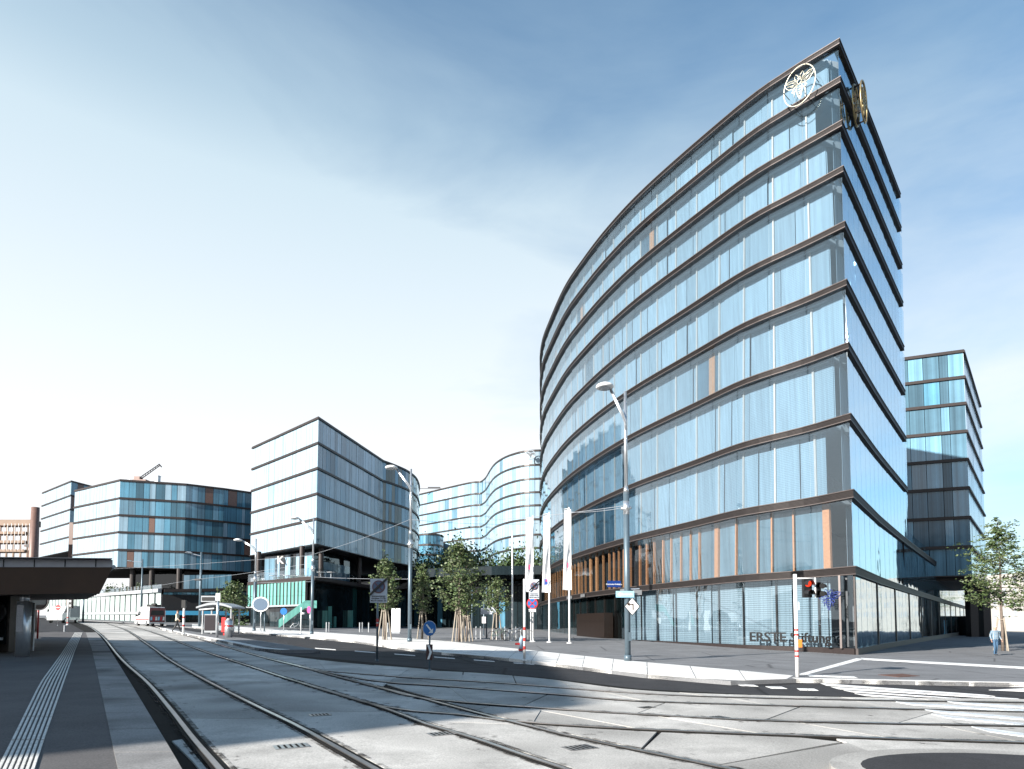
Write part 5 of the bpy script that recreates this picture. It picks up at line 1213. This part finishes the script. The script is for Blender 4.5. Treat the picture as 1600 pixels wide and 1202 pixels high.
x, y = G(350, 993, .16); zz = gz(x, y) + .16; b = MB(); b.box((x, y, zz + .8), (.3, .3, 1.1)); b.box((x, y, zz + .2), (.1, .1, .4)); tag(b.build('ticket_machine', REDS), 'red ticket machine inside the tram shelter', 'ticket machine')
t, x, y, z, zt = signpole(286.5, 991, 942, 'white signal post with red bands right of the walking person', r=.08, m=WHITE, name='signal_post', cat='signal post', h=.16)
stripes(t, x, y, [hgt(y, 979), hgt(y, 966)], .09); b = MB(); b.box((x, y, hgt(y, 944)), (.3, .25, .6)); b.build('signal_head', BLACKP, t)

# ------------------------------------------------------------ shelter roof at the left edge, near platform things
def fr(px, py, D): x, y = XY(px, D, ZP(D, py)); return (x, y, ZP(D, py))
cn = empty('platform_canopy', *XY(120, 26), 'big dark platform canopy with a pale grey edge entering from the left', 'canopy')
DA, DB = 22, 34
near = [fr(-420, 868, DA), fr(176, 875, DA), fr(176, 886.5, DA), fr(156, 927, DA), fr(-420, 936, DA)]
vec = Vector((-8.6, 12.2, .25)); far_ = [tuple(Vector(p) + vec) for p in near]
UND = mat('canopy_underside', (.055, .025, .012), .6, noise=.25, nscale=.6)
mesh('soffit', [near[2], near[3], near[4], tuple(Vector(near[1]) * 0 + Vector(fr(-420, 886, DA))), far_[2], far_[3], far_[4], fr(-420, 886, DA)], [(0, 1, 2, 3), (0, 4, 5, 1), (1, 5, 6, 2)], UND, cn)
b = MB(); b.add([near[0], near[1], near[2], fr(-420, 885.5, DA), far_[0], far_[1], far_[2], tuple(Vector(fr(-420, 885.5, DA)) + vec)], [(0, 3, 2, 1), (1, 2, 6, 5), (0, 1, 5, 4), (4, 5, 6, 7)])
b.build('fascia', mat('fascia_grey', (.42, .41, .43), .5, noise=.1), cn)
for i in range(9):
    p, q = Vector(fr(150 - i * 48, 874.6, DA)) + Vector((0, -.012, 0)), Vector(fr(150 - i * 48, 886, DA)) + Vector((0, -.012, 0)); b = MB(); b.box(((p.x + q.x) / 2, p.y, (p.z + q.z) / 2), (.025, .02, p.z - q.z)); b.build('fascia_joint', BLACKP, cn)
for i in range(6):
    s0 = Vector(near[2]).lerp(Vector(fr(-420, 886, DA)), 0); p = Vector(near[3]) + vec * (i / 6 + .08); q = Vector(near[2]) + vec * (i / 6 + .08); b = MB(); b.tube([tuple(p + Vector((.02, 0, -.01))), tuple(q + Vector((.02, 0, -.01)))], .02, 4); b.build('soffit_joint', BLACKP, cn)
b = MB(); b.tube([tuple(Vector(near[2]) + Vector((.04, 0, .02))), tuple(Vector(far_[2]) + Vector((.04, 0, .02)))], .06, 8); b.build('gutter', GREYP, cn)
n1_, f1_ = [tuple(Vector(p) + Vector((0, 0, .06))) for p in (near[0], near[1])], [tuple(Vector(p) + Vector((0, 0, .06))) for p in (far_[0], far_[1])]
mesh('roof_sheet', [n1_[0], n1_[1], f1_[1], f1_[0], tuple(Vector(n1_[0]) - Vector((0, .2, .05))), tuple(Vector(n1_[1]) - Vector((-.1, .2, .05)))], [(0, 1, 2, 3), (4, 5, 1, 0)], mat('roof_brown', (.10, .06, .05), .6), cn)
for px, D, r in ((-30, 23.6, .3), (-160, 24, .3)):
    x, y = XY(px, D); b = MB(); b.tube([(x, y, gz(x, y)), (x, y, ZP(D, 925))], r, 16); b.build('column', ALU, cn, True)
# dark kiosk wall beneath
x, y = XY(26, 24.6); kz = gz(x, y) + .17
kt = empty('waiting_kiosk', x, y, 'dark glazed waiting kiosk under the canopy at the left edge', 'kiosk', z=kz)
b = MB(); b.box((x - 4.6, y, kz + 1.35), (9.2, .7, 2.6)); b.build('body', mat('kiosk_dark', (.03, .025, .022), .35, noise=.3), kt)
for i in range(5): b = MB(); b.box((x - .95 - i * 1.85, y - .37, kz + 1.4), (1.7, .05, 2.1)); b.build('glass_panel', SMOKE, kt)
b = MB(); b.tube([(x - .5, y - .5, kz + 1.55), (x - .5, y - .41, kz + 1.55)], .42, 20); b.build('round_window', BLACKP, kt)
b = MB(); b.box((x - .9, y - .7, kz + .55), (1.6, .4, .1)); b.box((x - .9, y - .7, kz + .25), (.1, .3, .5)); b.build('bench', GREYP, kt)
# round steel ad column
x, y = XY(37, 22.6); kz = gz(x, y) + .17; t = empty('ticket_column', x, y, 'polished steel information column under the canopy', 'information column', z=kz)
b = MB(); b.tube([(x, y, kz), (x, y, hgt(y, 940))], .215, 20); b.build('body', ALU, t, True); b = MB(); b.tube([(x, y, hgt(y, 941)), (x, y, hgt(y, 929))], .15, 16); b.build('cap', ALU, t, True)
b = MB(); b.box((x + .03, y - .22, hgt(y, 967)), (.22, .03, .95)); b.build('timetable', mat('timetable_print', (.35, .33, .33), .4, noise=.4, nscale=40), t)
for i, (px, lb) in enumerate(((49.5, 'left of two thin white railing posts beside the steel column'), (53, 'right of two thin white railing posts beside the steel column'))):
    x, y = XY(px, 26); b = MB(); zz = gz(x, y) + .17; b.tube([(x, y, zz - .05), (x, y, hgt(y, 942))], .04, 8); tag(b.build('railing_post', WHITE), lb, 'post')
# platform mirror with red post
x, y = G(58.5, 998, .17); zz = gz(x, y) + .17; t = empty('platform_mirror', x, y, 'large round mirror on a thin red post at the end of the near platform', 'mirror', z=zz)
b = MB(); b.tube([(x, y, zz - .05), (x, y, hgt(y, 941))], .05, 10); b.build('post', REDP, t, True)
disc(t, 'mirror_rim', (x + .12, y - .1, hgt(y, 940)), .52, BLACKP, .06, sq=1.05); disc(t, 'mirror_face', (x + .1, y - .17, hgt(y, 940)), .45, mat('mirror', (.7, .75, .8), .05, 1), .02, sq=1.05)
t, x, y, z, zt = signpole(105.5, 977, 933, 'white signal post with a two lamp head beside the truck', r=.1, m=WHITE, name='signal_post', cat='signal post', h=0)
b = MB(); b.box((x + .35, y, hgt(y, 943)), (.45, .3, 1.25)); hh_ = b.build('signal_head', BLACKP, t); 
for q in (-.28, .28): disc(hh_, 'lens', (x + .35, y - .16, hgt(y, 943) + q), .14, ALU, .02)
stripes(t, x, y, [hgt(y, 974), hgt(y, 966)], .11)
t, x, y, z, zt = signpole(90, 978, 944, 'round no entry sign before the white truck', r=.03, m=ALU, h=0); disc(t, 'sign_disc', (x, y - .05, hgt(y, 949.5)), .32, REDS); b = MB(); b.box((x, y - .09, hgt(y, 949.5)), (.44, .02, .1)); b.build('white_bar', WHITE, t)
t, x, y, z = pole_thing('bollard', 100.7, 989, 'short pale bollard past the end of the near platform', 'bollard', .0); b = MB(); b.tube([(x, y, z), (x, y, hgt(y, 977.5))], .07, 10); b.build('post', GREYP, t); b = MB(); b.tube([(x, y, hgt(y, 977.5)), (x, y, hgt(y, 976.8))], .075, 10, .03); b.build('cap', ALU, t)

# ------------------------------------------------------------ vans
def vehicle(name, px0, px1, py, H, Ln, label, cat, yaw, prof, bodym, rear=None):
    xc, yc = G((px0 + px1) / 2, py, 0); z = gz(xc, yc); t = empty(name, xc, yc, label, cat, z=z); W_ = 1.95
    c, s_ = cos(yaw), sin(yaw); P = lambda u, v, h: (xc + u * c - v * s_, yc + u * s_ + v * c, z + h)
    n = len(prof); V = [P(u * Ln, -W_ / 2 * (.9 if h > H * .85 else 1), h) for u, h in prof] + [P(u * Ln, W_ / 2 * (.9 if h > H * .85 else 1), h) for u, h in prof]
    mesh('body', V, [tuple(range(n)), tuple(range(n, 2 * n))[::-1]] + [(i, n + i, n + (i + 1) % n, (i + 1) % n) for i in range(n)], bodym, t)
    for u in (-.33, .32):
        for v in (-1, 1):
            b = MB(); b.tube([P(u * Ln, v * W_ * .38, .34), P(u * Ln, v * W_ * .51, .34)], .35, 18); wq = b.build('wheel', BLACKP, t); b = MB(); b.tube([P(u * Ln, v * W_ * .505, .34), P(u * Ln, v * W_ * .52, .34)], .19, 12); b.build('rim', ALU, wq)
    return t, P, Ln, W_
VW = mat('van_white', (.8, .8, .79), .3, coat=.4, noise=.03)
# ambulance van: its rear faces the camera, front points left and away
t, P, Ln, W_ = vehicle('ambulance_van', 216, 252, 978.5, 2.6, 5.4, 'white ambulance van with a dark red patterned rear, on the road', 'van', R(137), [(-.5, .35), (-.5, 1.9), (-.47, 2.45), (.12, 2.5), (.27, 2.15), (.38, 1.35), (.49, 1.1), (.5, .35)], VW)
def vq(t, P, pts, m, nm): return mesh(nm, [P(*p) for p in pts], [tuple(range(len(pts)))], m, t)
L_ = Ln; r_ = -.5 * L_
bk = vq(t, P, [(r_ - .02, -.9, .5), (r_ - .02, .9, .5), (r_ - .02, .9, 2.35), (r_ - .02, -.9, 2.35)], mat('maroon', (.16, .045, .05), .4, noise=.3, nscale=3), 'rear_door')
vq(bk, P, [(r_ - .04, -.78, 1.4), (r_ - .04, .78, 1.4), (r_ - .04, .7, 2.0), (r_ - .04, -.7, 2.0)], BLACKP, 'rear_window')
for k in range(6): vq(bk, P, [(r_ - .04, -.84 + k * .29, .75), (r_ - .04, -.6 + k * .29, .75), (r_ - .04, -.66 + k * .29, 1.2), (r_ - .04, -.84 + k * .29, 1.2)], [ALU, REDS, mat('light_blue_plate', (.28, .55, .70))][k % 3], 'rear_stripe')
for sd in (-1, 1):
    vq(t, P, [(.1 * L_, sd * .985, 1.4), (.33 * L_, sd * .985, 1.35), (.25 * L_, sd * .985, 1.95), (.1 * L_, sd * .985, 1.95)], SMOKE, 'side_window')
    vq(t, P, [(-.48 * L_, sd * .99, .8), (.45 * L_, sd * .99, .8), (.45 * L_, sd * .99, .95), (-.48 * L_, sd * .99, .95)], REDP, 'side_stripe')
    b = MB(); b.box(P(.3 * L_, sd * 1.12, 1.4), (.12, .2, .3)); b.build('mirror', BLACKP, t)
b = MB(); b.box(P(-.25 * L_, 0, 2.62), (1.2, 1.2, .3)); b.box(P(-.38 * L_, .2, 2.8), (.5, .5, .25)); b.build('roof_unit', BLACKP, t)
vq(t, P, [(.275 * L_, -.8, 2.08), (.275 * L_, .8, 2.08), (.375 * L_, .88, 1.4), (.375 * L_, -.88, 1.4)], SMOKE, 'windscreen')
# white box truck
t, P, Ln, W_ = vehicle('box_truck', 80, 119, 973.5, 3, 6.6, 'white fronted box truck with a grey load bed, seen under the canopy', 'truck', R(285), [(-.5, .5), (-.5, .9), (.05, .9), (.06, 2.45), (.3, 2.45), (.42, 1.6), (.5, 1.25), (.5, .4)], VW)
b = MB(); c_ = P(-.23 * Ln, 0, 1.75); b.box(c_, (3.5, 2.0, 1.75), R(285)); bx_ = b.build('load_box', GREYP, t)
for sd in (-1, 1):
    vq(t, P, [(.12 * Ln, sd * .99, 1.5), (.38 * Ln, sd * .99, 1.5), (.29 * Ln, sd * .99, 2.2), (.12 * Ln, sd * .99, 2.2)], SMOKE, 'side_window'); b = MB(); b.box(P(.36 * Ln, sd * 1.18, 1.8), (.15, .22, .4)); b.build('mirror', BLACKP, t)
c_ = P(-.505 * Ln, 0, 1.7); b = MB(); b.box(c_, (.06, 1.4, .9), R(285)); b.build('rear_panel', mat('sky_blue', (.1, .3, .42)), bx_)
c_ = P(-.3 * Ln, -1.03, 1.6); b = MB(); b.box(c_, (1.6, .03, .85), R(285)); b.build('side_panel', mat('sky_blue', (.1, .3, .42)), bx_)

# ------------------------------------------------------------ trees
LEAFS = []
for i, c in enumerate(((.075, .11, .035), (.05, .085, .03), (.11, .135, .06))):
    m = mat('leaf_%s' % ('mid', 'dark', 'pale')[i], c, .55, noise=.25, nscale=2); LEAFS.append(m)
    bs = m.node_tree.nodes['Principled BSDF']
BARK = mat('bark', (.14, .11, .09), .85, noise=.3, nscale=8, bump=.4, bscale=25); STAKE = mat('stake_wood', (.30, .26, .21), .7, noise=.2, nscale=6)
def tree(px, py, ptop, pbot, pw, label, n=2600, leaf=.17, stakes=3, seed=1, trunk=.07, h=H_P, stake_py=None, kind='tree', lean=0, layered=False):
    rr = random.Random(seed); t, x, y, z = pole_thing(kind, px, py, label, 'tree', h); zt, zb = hgt(y, ptop), hgt(y, pbot); zc = y * cos(PITCH)
    wr = pw / 2 / F * zc; b = MB(); tips = []
    b.tube([(x, y, z - .1), (x + .03, y, z + (zb - z) * .5), (x, y, zb), (x + .05 + lean * .5, y, zb + (zt - zb) * .5), (x + lean, y, zt - .15)], [trunk, trunk * .85, trunk * .75, trunk * .45, .012], 8)
    nb = 22
    for i in range(nb):
        f = (i + .5) / nb; zz = zb + (zt - zb) * f * .9; a = i * 2.4 + rr.uniform(-.4, .4)
        env = (sin(PI * min(1, (f * .9 + .12))) ** .8) * (1 - .35 * f); l = wr * env * rr.uniform(.65, 1.15)
        up = l * rr.uniform(.25, .8) if not layered else l * rr.uniform(-.05, .3)
        p0 = (x + lean * f, y, zz - up * .4); p1 = (x + lean * f + l * .5 * cos(a), y + l * .5 * sin(a), zz); p2 = (x + lean * f + l * cos(a), y + l * sin(a), zz + up * .6)
        b.tube([p0, p1, p2], [trunk * .32 * (1.1 - f), trunk * .2, .008], 5)
        for q in (.35, .55, .75, .95, 1.0): tips.append((Vector(p0).lerp(Vector(p2), q), .16 + .3 * env * wr * .4))
        for _ in range(2):
            a2 = a + rr.uniform(-1, 1); p3 = Vector(p1) + Vector((cos(a2), sin(a2), rr.uniform(-.1, .7))) * l * .45; b.tube([p1, tuple(p3)], .012, 4); tips.append((p3, .25 * wr * .6 + .1))
    tips.append((Vector((x + lean, y, zt - .1)), .2)); tips.append((Vector((x + lean * .9, y, zt - .45)), .25))
    b.build('trunk', BARK, t, True)
    m = MB(); cl = []
    for p, r in tips:
        for _ in range(4): cl.append((p + Vector((rr.gauss(0, r), rr.gauss(0, r), rr.gauss(0, r * .7))), r * rr.uniform(.4, .8), rr.choice((0, 0, 1, 2))))
    for i in range(n):
        p, r, ci = rr.choice(cl); p = p + Vector((rr.gauss(0, r * .6), rr.gauss(0, r * .6), rr.gauss(0, r * (.5 if not layered else .22))))
        u = Vector((rr.gauss(0, 1), rr.gauss(0, 1), rr.gauss(0, .5 if not layered else .25))).normalized(); v = u.cross(Vector((rr.gauss(0, 1), rr.gauss(0, 1), rr.gauss(0, 1)))).normalized(); s_ = leaf * rr.uniform(.6, 1.2)
        m.cur = ci if rr.random() < .8 else rr.choice((0, 1, 2)); m.add([p - u * s_ * .5, p + v * s_ * .3, p + u * s_ * .5, p - v * s_ * .3], [(0, 1, 2, 3)])
    m.build('crown', LEAFS, t)
    zs = z + (hgt(y, stake_py) - z if stake_py else (zb - z) * .9)
    for k in range(stakes):
        a = .5 + 2 * PI * k / stakes; b = MB(); b.tube([(x + .5 * cos(a), y + .5 * sin(a), z - .05), (x + .2 * cos(a), y + .2 * sin(a), zs)], .045, 8); b.build('stake', STAKE, t)
    if stakes:
        b = MB()
        for k in range(stakes):
            a, c = .5 + 2 * PI * k / stakes, .5 + 2 * PI * (k + 1) / stakes; b.tube([(x + .21 * cos(a), y + .21 * sin(a), zs - .1), (x + .21 * cos(c), y + .21 * sin(c), zs - .1)], .03, 6)
        b.build('stake_rail', STAKE, t)
    return t
tree(717, 1003, 839, 953, 84, 'bushy staked young tree, largest on the plaza, between the tall lamp and the flag poles', 4500, .2, 4, 3, .1, stake_py=949)
tree(729, 1002, 905, 955, 34, 'slim staked tree close beside the largest plaza tree', 700, .18, 4, 13, .06, stake_py=961)
tree(601, 1000, 868, 952, 48, 'staked young tree right behind the end of no stopping sign', 2600, .19, 4, 5, .08, stake_py=953)
tree(660, 999, 876, 955, 30, 'narrow staked tree just right of the tall grey lamp', 1500, .19, 3, 6, .06, stake_py=955)
tree(776, 999.5, 902, 955, 44, 'small staked tree behind the square plate poles', 1900, .19, 3, 7, .07, stake_py=957)
tree(364, 984, 908, 958, 52, 'bright green tree behind the tram shelter', 3200, .26, 0, 8, .09)
tree(1567, 1017, 812, 950, 128, 'feathery layered street tree with a stake, right of the office tower', 9000, .17, 3, 9, .1, stake_py=966, layered=True)
for i, (px, py, pt_, pb_, w_) in enumerate(((1592, 985, 905, 950, 40), (1553, 982, 935, 958, 34), (1578, 984, 930, 958, 30), (1612, 988, 890, 950, 60), (1600, 983, 925, 955, 40))):
    tree(px, py, pt_, pb_, w_, ['distant street tree at the right picture edge', 'low distant tree behind the walking man', 'distant tree behind the street tree trunk', 'street tree cut by the right picture edge', 'farthest faint tree at the right edge'][i], 1500, .6 if py < 986 else .4, 0, 20 + i, .15)
# terrace planting
def hedge(name, pts, z0, hgt_, wd, label, n, leaf=.3, mcol=None, seed=2):
    rr = random.Random(seed); m = MB(); P = resample([p + (0,) for p in pts], 60); bl = [(rr.choice(P), rr.uniform(.35, 1)) for _ in range(int(plen(P) / 1.1) + 4)]
    for i in range(n):
        p, s_ = rr.choice(bl); p = Vector((p.x, p.y, 0)) + Vector((rr.gauss(0, wd * .5), rr.gauss(0, wd * .4), z0 + abs(rr.gauss(0, .42)) * hgt_ * s_)); u = Vector((rr.gauss(0, 1), rr.gauss(0, 1), rr.gauss(0, 1))).normalized(); v = u.cross(Vector((rr.gauss(0, 1), rr.gauss(0, 1), rr.gauss(0, 1)))).normalized(); q = leaf * rr.uniform(.6, 1.3)
        m.cur = 1; m.add([p - u * q * .5, p + v * q * .35, p + u * q * .5, p - v * q * .35], [(0, 1, 2, 3)])
    return tag(m.build(name, LEAFS), label, None, kind='stuff')
hedge('terrace_shrubs', [XY(655, 108), XY(700, 105), XY(760, 103)], zc1, 6.5, 1.6, 'dark shrubs on the canopied podium', 7000, .5)
hedge('terrace_shrubs', [XY(765, 103), XY(800, 102), XY(845, 101.5)], zc1, 5.6, 1.8, 'dark shrubs on the canopied podium right end', 7000, .5, seed=5)
hedge('terrace_shrubs', [XY(395, 90), XY(486, 80)], zt if False else ZP(77, 901), .7, .5, 'low shrubs behind the podium railing', 1400, .2, seed=6)
hedge('terrace_shrubs', [XY(165, 133), XY(248, 120)], ZP(113, 919), 2.0, .9, 'shrubs on the far left terrace', 1300, .35, seed=7)
hedge('street_shrubs', [XY(355, 95), XY(385, 90)], gz(*XY(365, 95)) + .1, 1.6, .6, 'shrubs beside the tram shelter', 700, .25, seed=8)
# cafe parasols on the terrace as small pale tables
for i, px in enumerate((402, 425, 447, 466, 500, 516)):
    x, y = XY(px, 86 if px < 490 else 80.5); zz = ZP(77, 901) + .05; t = empty('terrace_table', x, y, ['leftmost', 'second', 'third', 'fourth', 'fifth', 'rightmost'][i] + ' small white table along the podium terrace railing, counted from the left', 'table', 'tables along the podium terrace', z=zz)
    b = MB(); b.tube([(x, y, zz + .72), (x, y, zz + .76)], .5, 14); b.build('table_top', WHITE, t); b = MB(); b.tube([(x, y, zz), (x, y, zz + .72)], .05, 8); b.build('leg', ALU, t)

# ------------------------------------------------------------ people
def person(px, py, H, label, mats, pose, rz=0, cap=None, bag=False):
    x, y = G(px, py, .14); z = gz(x, y) + .13; t = empty('person', x, y, label, 'person', z=z); k = H / 1.75
    J = pose['J']; E = pose['E']; Rr = pose['R']; names = list(J)
    me = bpy.data.meshes.new('body'); c, s_ = cos(rz), sin(rz)
    me.from_pydata([((J[n][0] * c - J[n][1] * s_) * k, (J[n][0] * s_ + J[n][1] * c) * k, J[n][2] * k) for n in names], [(names.index(a), names.index(b_)) for a, b_ in E], [])
    o = bpy.data.objects.new('body', me); COL.objects.link(o)
    md = o.modifiers.new('s', 'SKIN'); md.use_smooth_shade = True; sb = o.modifiers.new('u', 'SUBSURF'); sb.levels = sb.render_levels = 2
    for i, n in enumerate(names):
        q = me.skin_vertices[0].data[i]; q.radius = (Rr[n][0] * k, Rr[n][1] * k) if isinstance(Rr[n], tuple) else (Rr[n] * k, Rr[n] * k); q.use_root = n == 'pelvis'
    dg = bpy.context.evaluated_depsgraph_get(); dg.update(); em = bpy.data.meshes.new_from_object(o.evaluated_get(dg)); bpy.data.objects.remove(o)
    for m in mats: em.materials.append(m)
    for p in em.polygons:
        p.use_smooth = True; h = p.center.z / k; hand = any((p.center - Vector(((J[n][0] * c - J[n][1] * s_) * k, (J[n][0] * s_ + J[n][1] * c) * k, J[n][2] * k))).length < .085 * k for n in ('hl', 'hr'))
        p.material_index = 2 if hand or h > 1.47 else (0 if h > .93 else (3 if h < .09 else 1))
    bo = bpy.data.objects.new('body', em); COL.objects.link(bo); bo.parent = t
    hx, hy, hz = J['head']; hx, hy = hx * c - hy * s_, hx * s_ + hy * c
    b = MB(); nn = 10
    for i in range(5):
        pass
    def Wp(a, b2, h): return (x + (a * c - b2 * s_) * k, y + (a * s_ + b2 * c) * k, z + h * k)
    hp = J['head']
    b = MB(); rings = []
    for i in range(6):
        ph = R(8 + i * 17); r = .098 * cos(R(90) - ph) if 0 else .1 * sin(R(90) - R(i * 16)); rings.append((r * 1.02, .0 + .1 * sin(R(i * 16))))
    c0 = Wp(hp[0], hp[1] + .01, hp[2] + .02); lathe(b, c0, [(max(.004, a * k), q * k) for a, q in rings], 14); b.build('cap' if cap else 'hair', cap or mat('brown_hair', (.10, .06, .04), .7), t, True)
    b = MB(); f_ = pose['face']; b.tube([Wp(hp[0] + f_[0] * .09, hp[1] + f_[1] * .09, hp[2] + .0), Wp(hp[0] + f_[0] * .125, hp[1] + f_[1] * .125, hp[2] - .03)], .014 * k, 6); b.build('nose', mats[2], t, True)
    for sd in (-1, 1):
        b = MB(); e = Wp(hp[0] + f_[0] * .09 - f_[1] * .032 * sd, hp[1] + f_[1] * .09 + f_[0] * .032 * sd, hp[2] + .015); b.box(e, (.016, .016, .01)); b.build('eye', BLACKP, t)
    for nm in ('hl', 'hr'):   # fingers
        h_ = J[nm]; 
        for q in range(5):
            a = -.03 + q * .015; ln = (.05, .075, .08, .075, .06)[q] if q else .045
            b = MB(); s0 = Wp(h_[0] + (a if q else -.0), h_[1] + (0 if q else -.03), h_[2] - .02); s1 = Wp(h_[0] + a, h_[1] - .012 - (0 if q else .035), h_[2] - .02 - ln * .6); s2 = Wp(h_[0] + a, h_[1] - .03 - (0 if q else .03), h_[2] - .02 - ln); b.tube([s0, s1, s2], .009 * k, 5); b.build('finger', mats[2], t, True)
    return t
RB_ = dict(pelvis=(.15, .11), spine=(.145, .11), chest=(.17, .12), neck=.055, head=(.085, .1), crown=(.07, .085), sl=.075, sr=.075, el=.048, er=.048, hl=.036, hr=.036, wl=.034, wr=.034, kl=.062, kr=.062, al=.042, ar=.042, tl=.04, tr=.04, ul=.095, ur=.095)
E_ = [('pelvis', 'spine'), ('spine', 'chest'), ('chest', 'neck'), ('neck', 'head'), ('head', 'crown'), ('chest', 'sl'), ('chest', 'sr'), ('sl', 'el'), ('sr', 'er'), ('el', 'wl'), ('er', 'wr'), ('wl', 'hl'), ('wr', 'hr'), ('pelvis', 'ul'), ('pelvis', 'ur'), ('ul', 'kl'), ('ur', 'kr'), ('kl', 'al'), ('kr', 'ar'), ('al', 'tl'), ('ar', 'tr')]
SKIN = mat('skin', (.50, .30, .22), .5); JEANS = mat('jeans', (.05, .11, .19), .8, noise=.3, nscale=20); SHOE = mat('shoe', (.03, .03, .035), .6)
chk = mat('plaid_shirt', (.16, .33, .45), .8); tt = chk.node_tree; bb_ = tt.nodes['Principled BSDF']; g_ = tt.nodes.new('ShaderNodeTexCoord'); c_ = tt.nodes.new('ShaderNodeTexBrick'); c_.inputs['Scale'].default_value = 1; c_.offset = 0
c_.inputs['Color1'].default_value = (.04, .13, .22, 1); c_.inputs['Color2'].default_value = (.07, .18, .28, 1); c_.inputs['Mortar'].default_value = (.3, .33, .35, 1); c_.inputs['Mortar Size'].default_value = .012; c_.inputs['Brick Width'].default_value = .07; c_.inputs['Row Height'].default_value = .08
mpp = tt.nodes.new('ShaderNodeMapping'); mpp.inputs['Rotation'].default_value = (R(90), 0, 0); tt.links.new(g_.outputs['Object'], mpp.inputs[0]); tt.links.new(mpp.outputs[0], c_.inputs[0]); tt.links.new(c_.outputs[0], bb_.inputs['Base Color'])
walkF = dict(J=dict(pelvis=(0, 0, .95), spine=(0, .01, 1.12), chest=(0, 0, 1.33), neck=(0, -.01, 1.48), head=(0, -.03, 1.62), crown=(0, -.03, 1.69), sl=(-.19, 0, 1.4), sr=(.19, 0, 1.4), el=(-.27, .03, 1.14), er=(.27, .04, 1.14), wl=(-.29, -.08, .92), wr=(.33, -.05, .93), hl=(-.29, -.11, .86), hr=(.34, -.08, .87),
    ul=(-.09, 0, .88), ur=(.09, 0, .88), kl=(-.1, -.08, .5), kr=(.1, .02, .5), al=(-.1, -.02, .09), ar=(.1, .12, .1), tl=(-.11, -.16, .05), tr=(.11, -.02, .05)), E=E_, R=dict(RB_, spine=(.165, .14), pelvis=(.16, .12)), face=(0, -1))
person(1556, 1024, 1.66, 'man in a light blue plaid shirt and jeans walking towards the camera, right', [chk, JEANS, SKIN, SHOE], walkF, cap=mat('grey_cap', (.5, .48, .46), .7))
walkS = dict(J=dict(pelvis=(0, 0, .93), spine=(.01, 0, 1.1), chest=(.02, 0, 1.32), neck=(.03, 0, 1.48), head=(.05, 0, 1.62), crown=(.05, 0, 1.69), sl=(.02, -.17, 1.4), sr=(.02, .17, 1.4), el=(.1, -.22, 1.14), er=(-.12, .22, 1.15), wl=(.25, -.2, .98), wr=(-.02, .22, .94), hl=(.31, -.19, .97), hr=(.02, .22, .88),
    ul=(0, -.08, .87), ur=(0, .08, .87), kl=(.2, -.08, .52), kr=(-.12, .08, .5), al=(.33, -.08, .1), ar=(-.4, .08, .16), tl=(.45, -.08, .06), tr=(-.32, .08, .05)), E=E_, R=RB_, face=(1, 0))
person(276, 988.5, 1.9, 'person in a cream top and black trousers striding across beside the tram shelter', [mat('cream_cloth', (.62, .55, .42), .8), BLACKP, SKIN, SHOE], walkS)
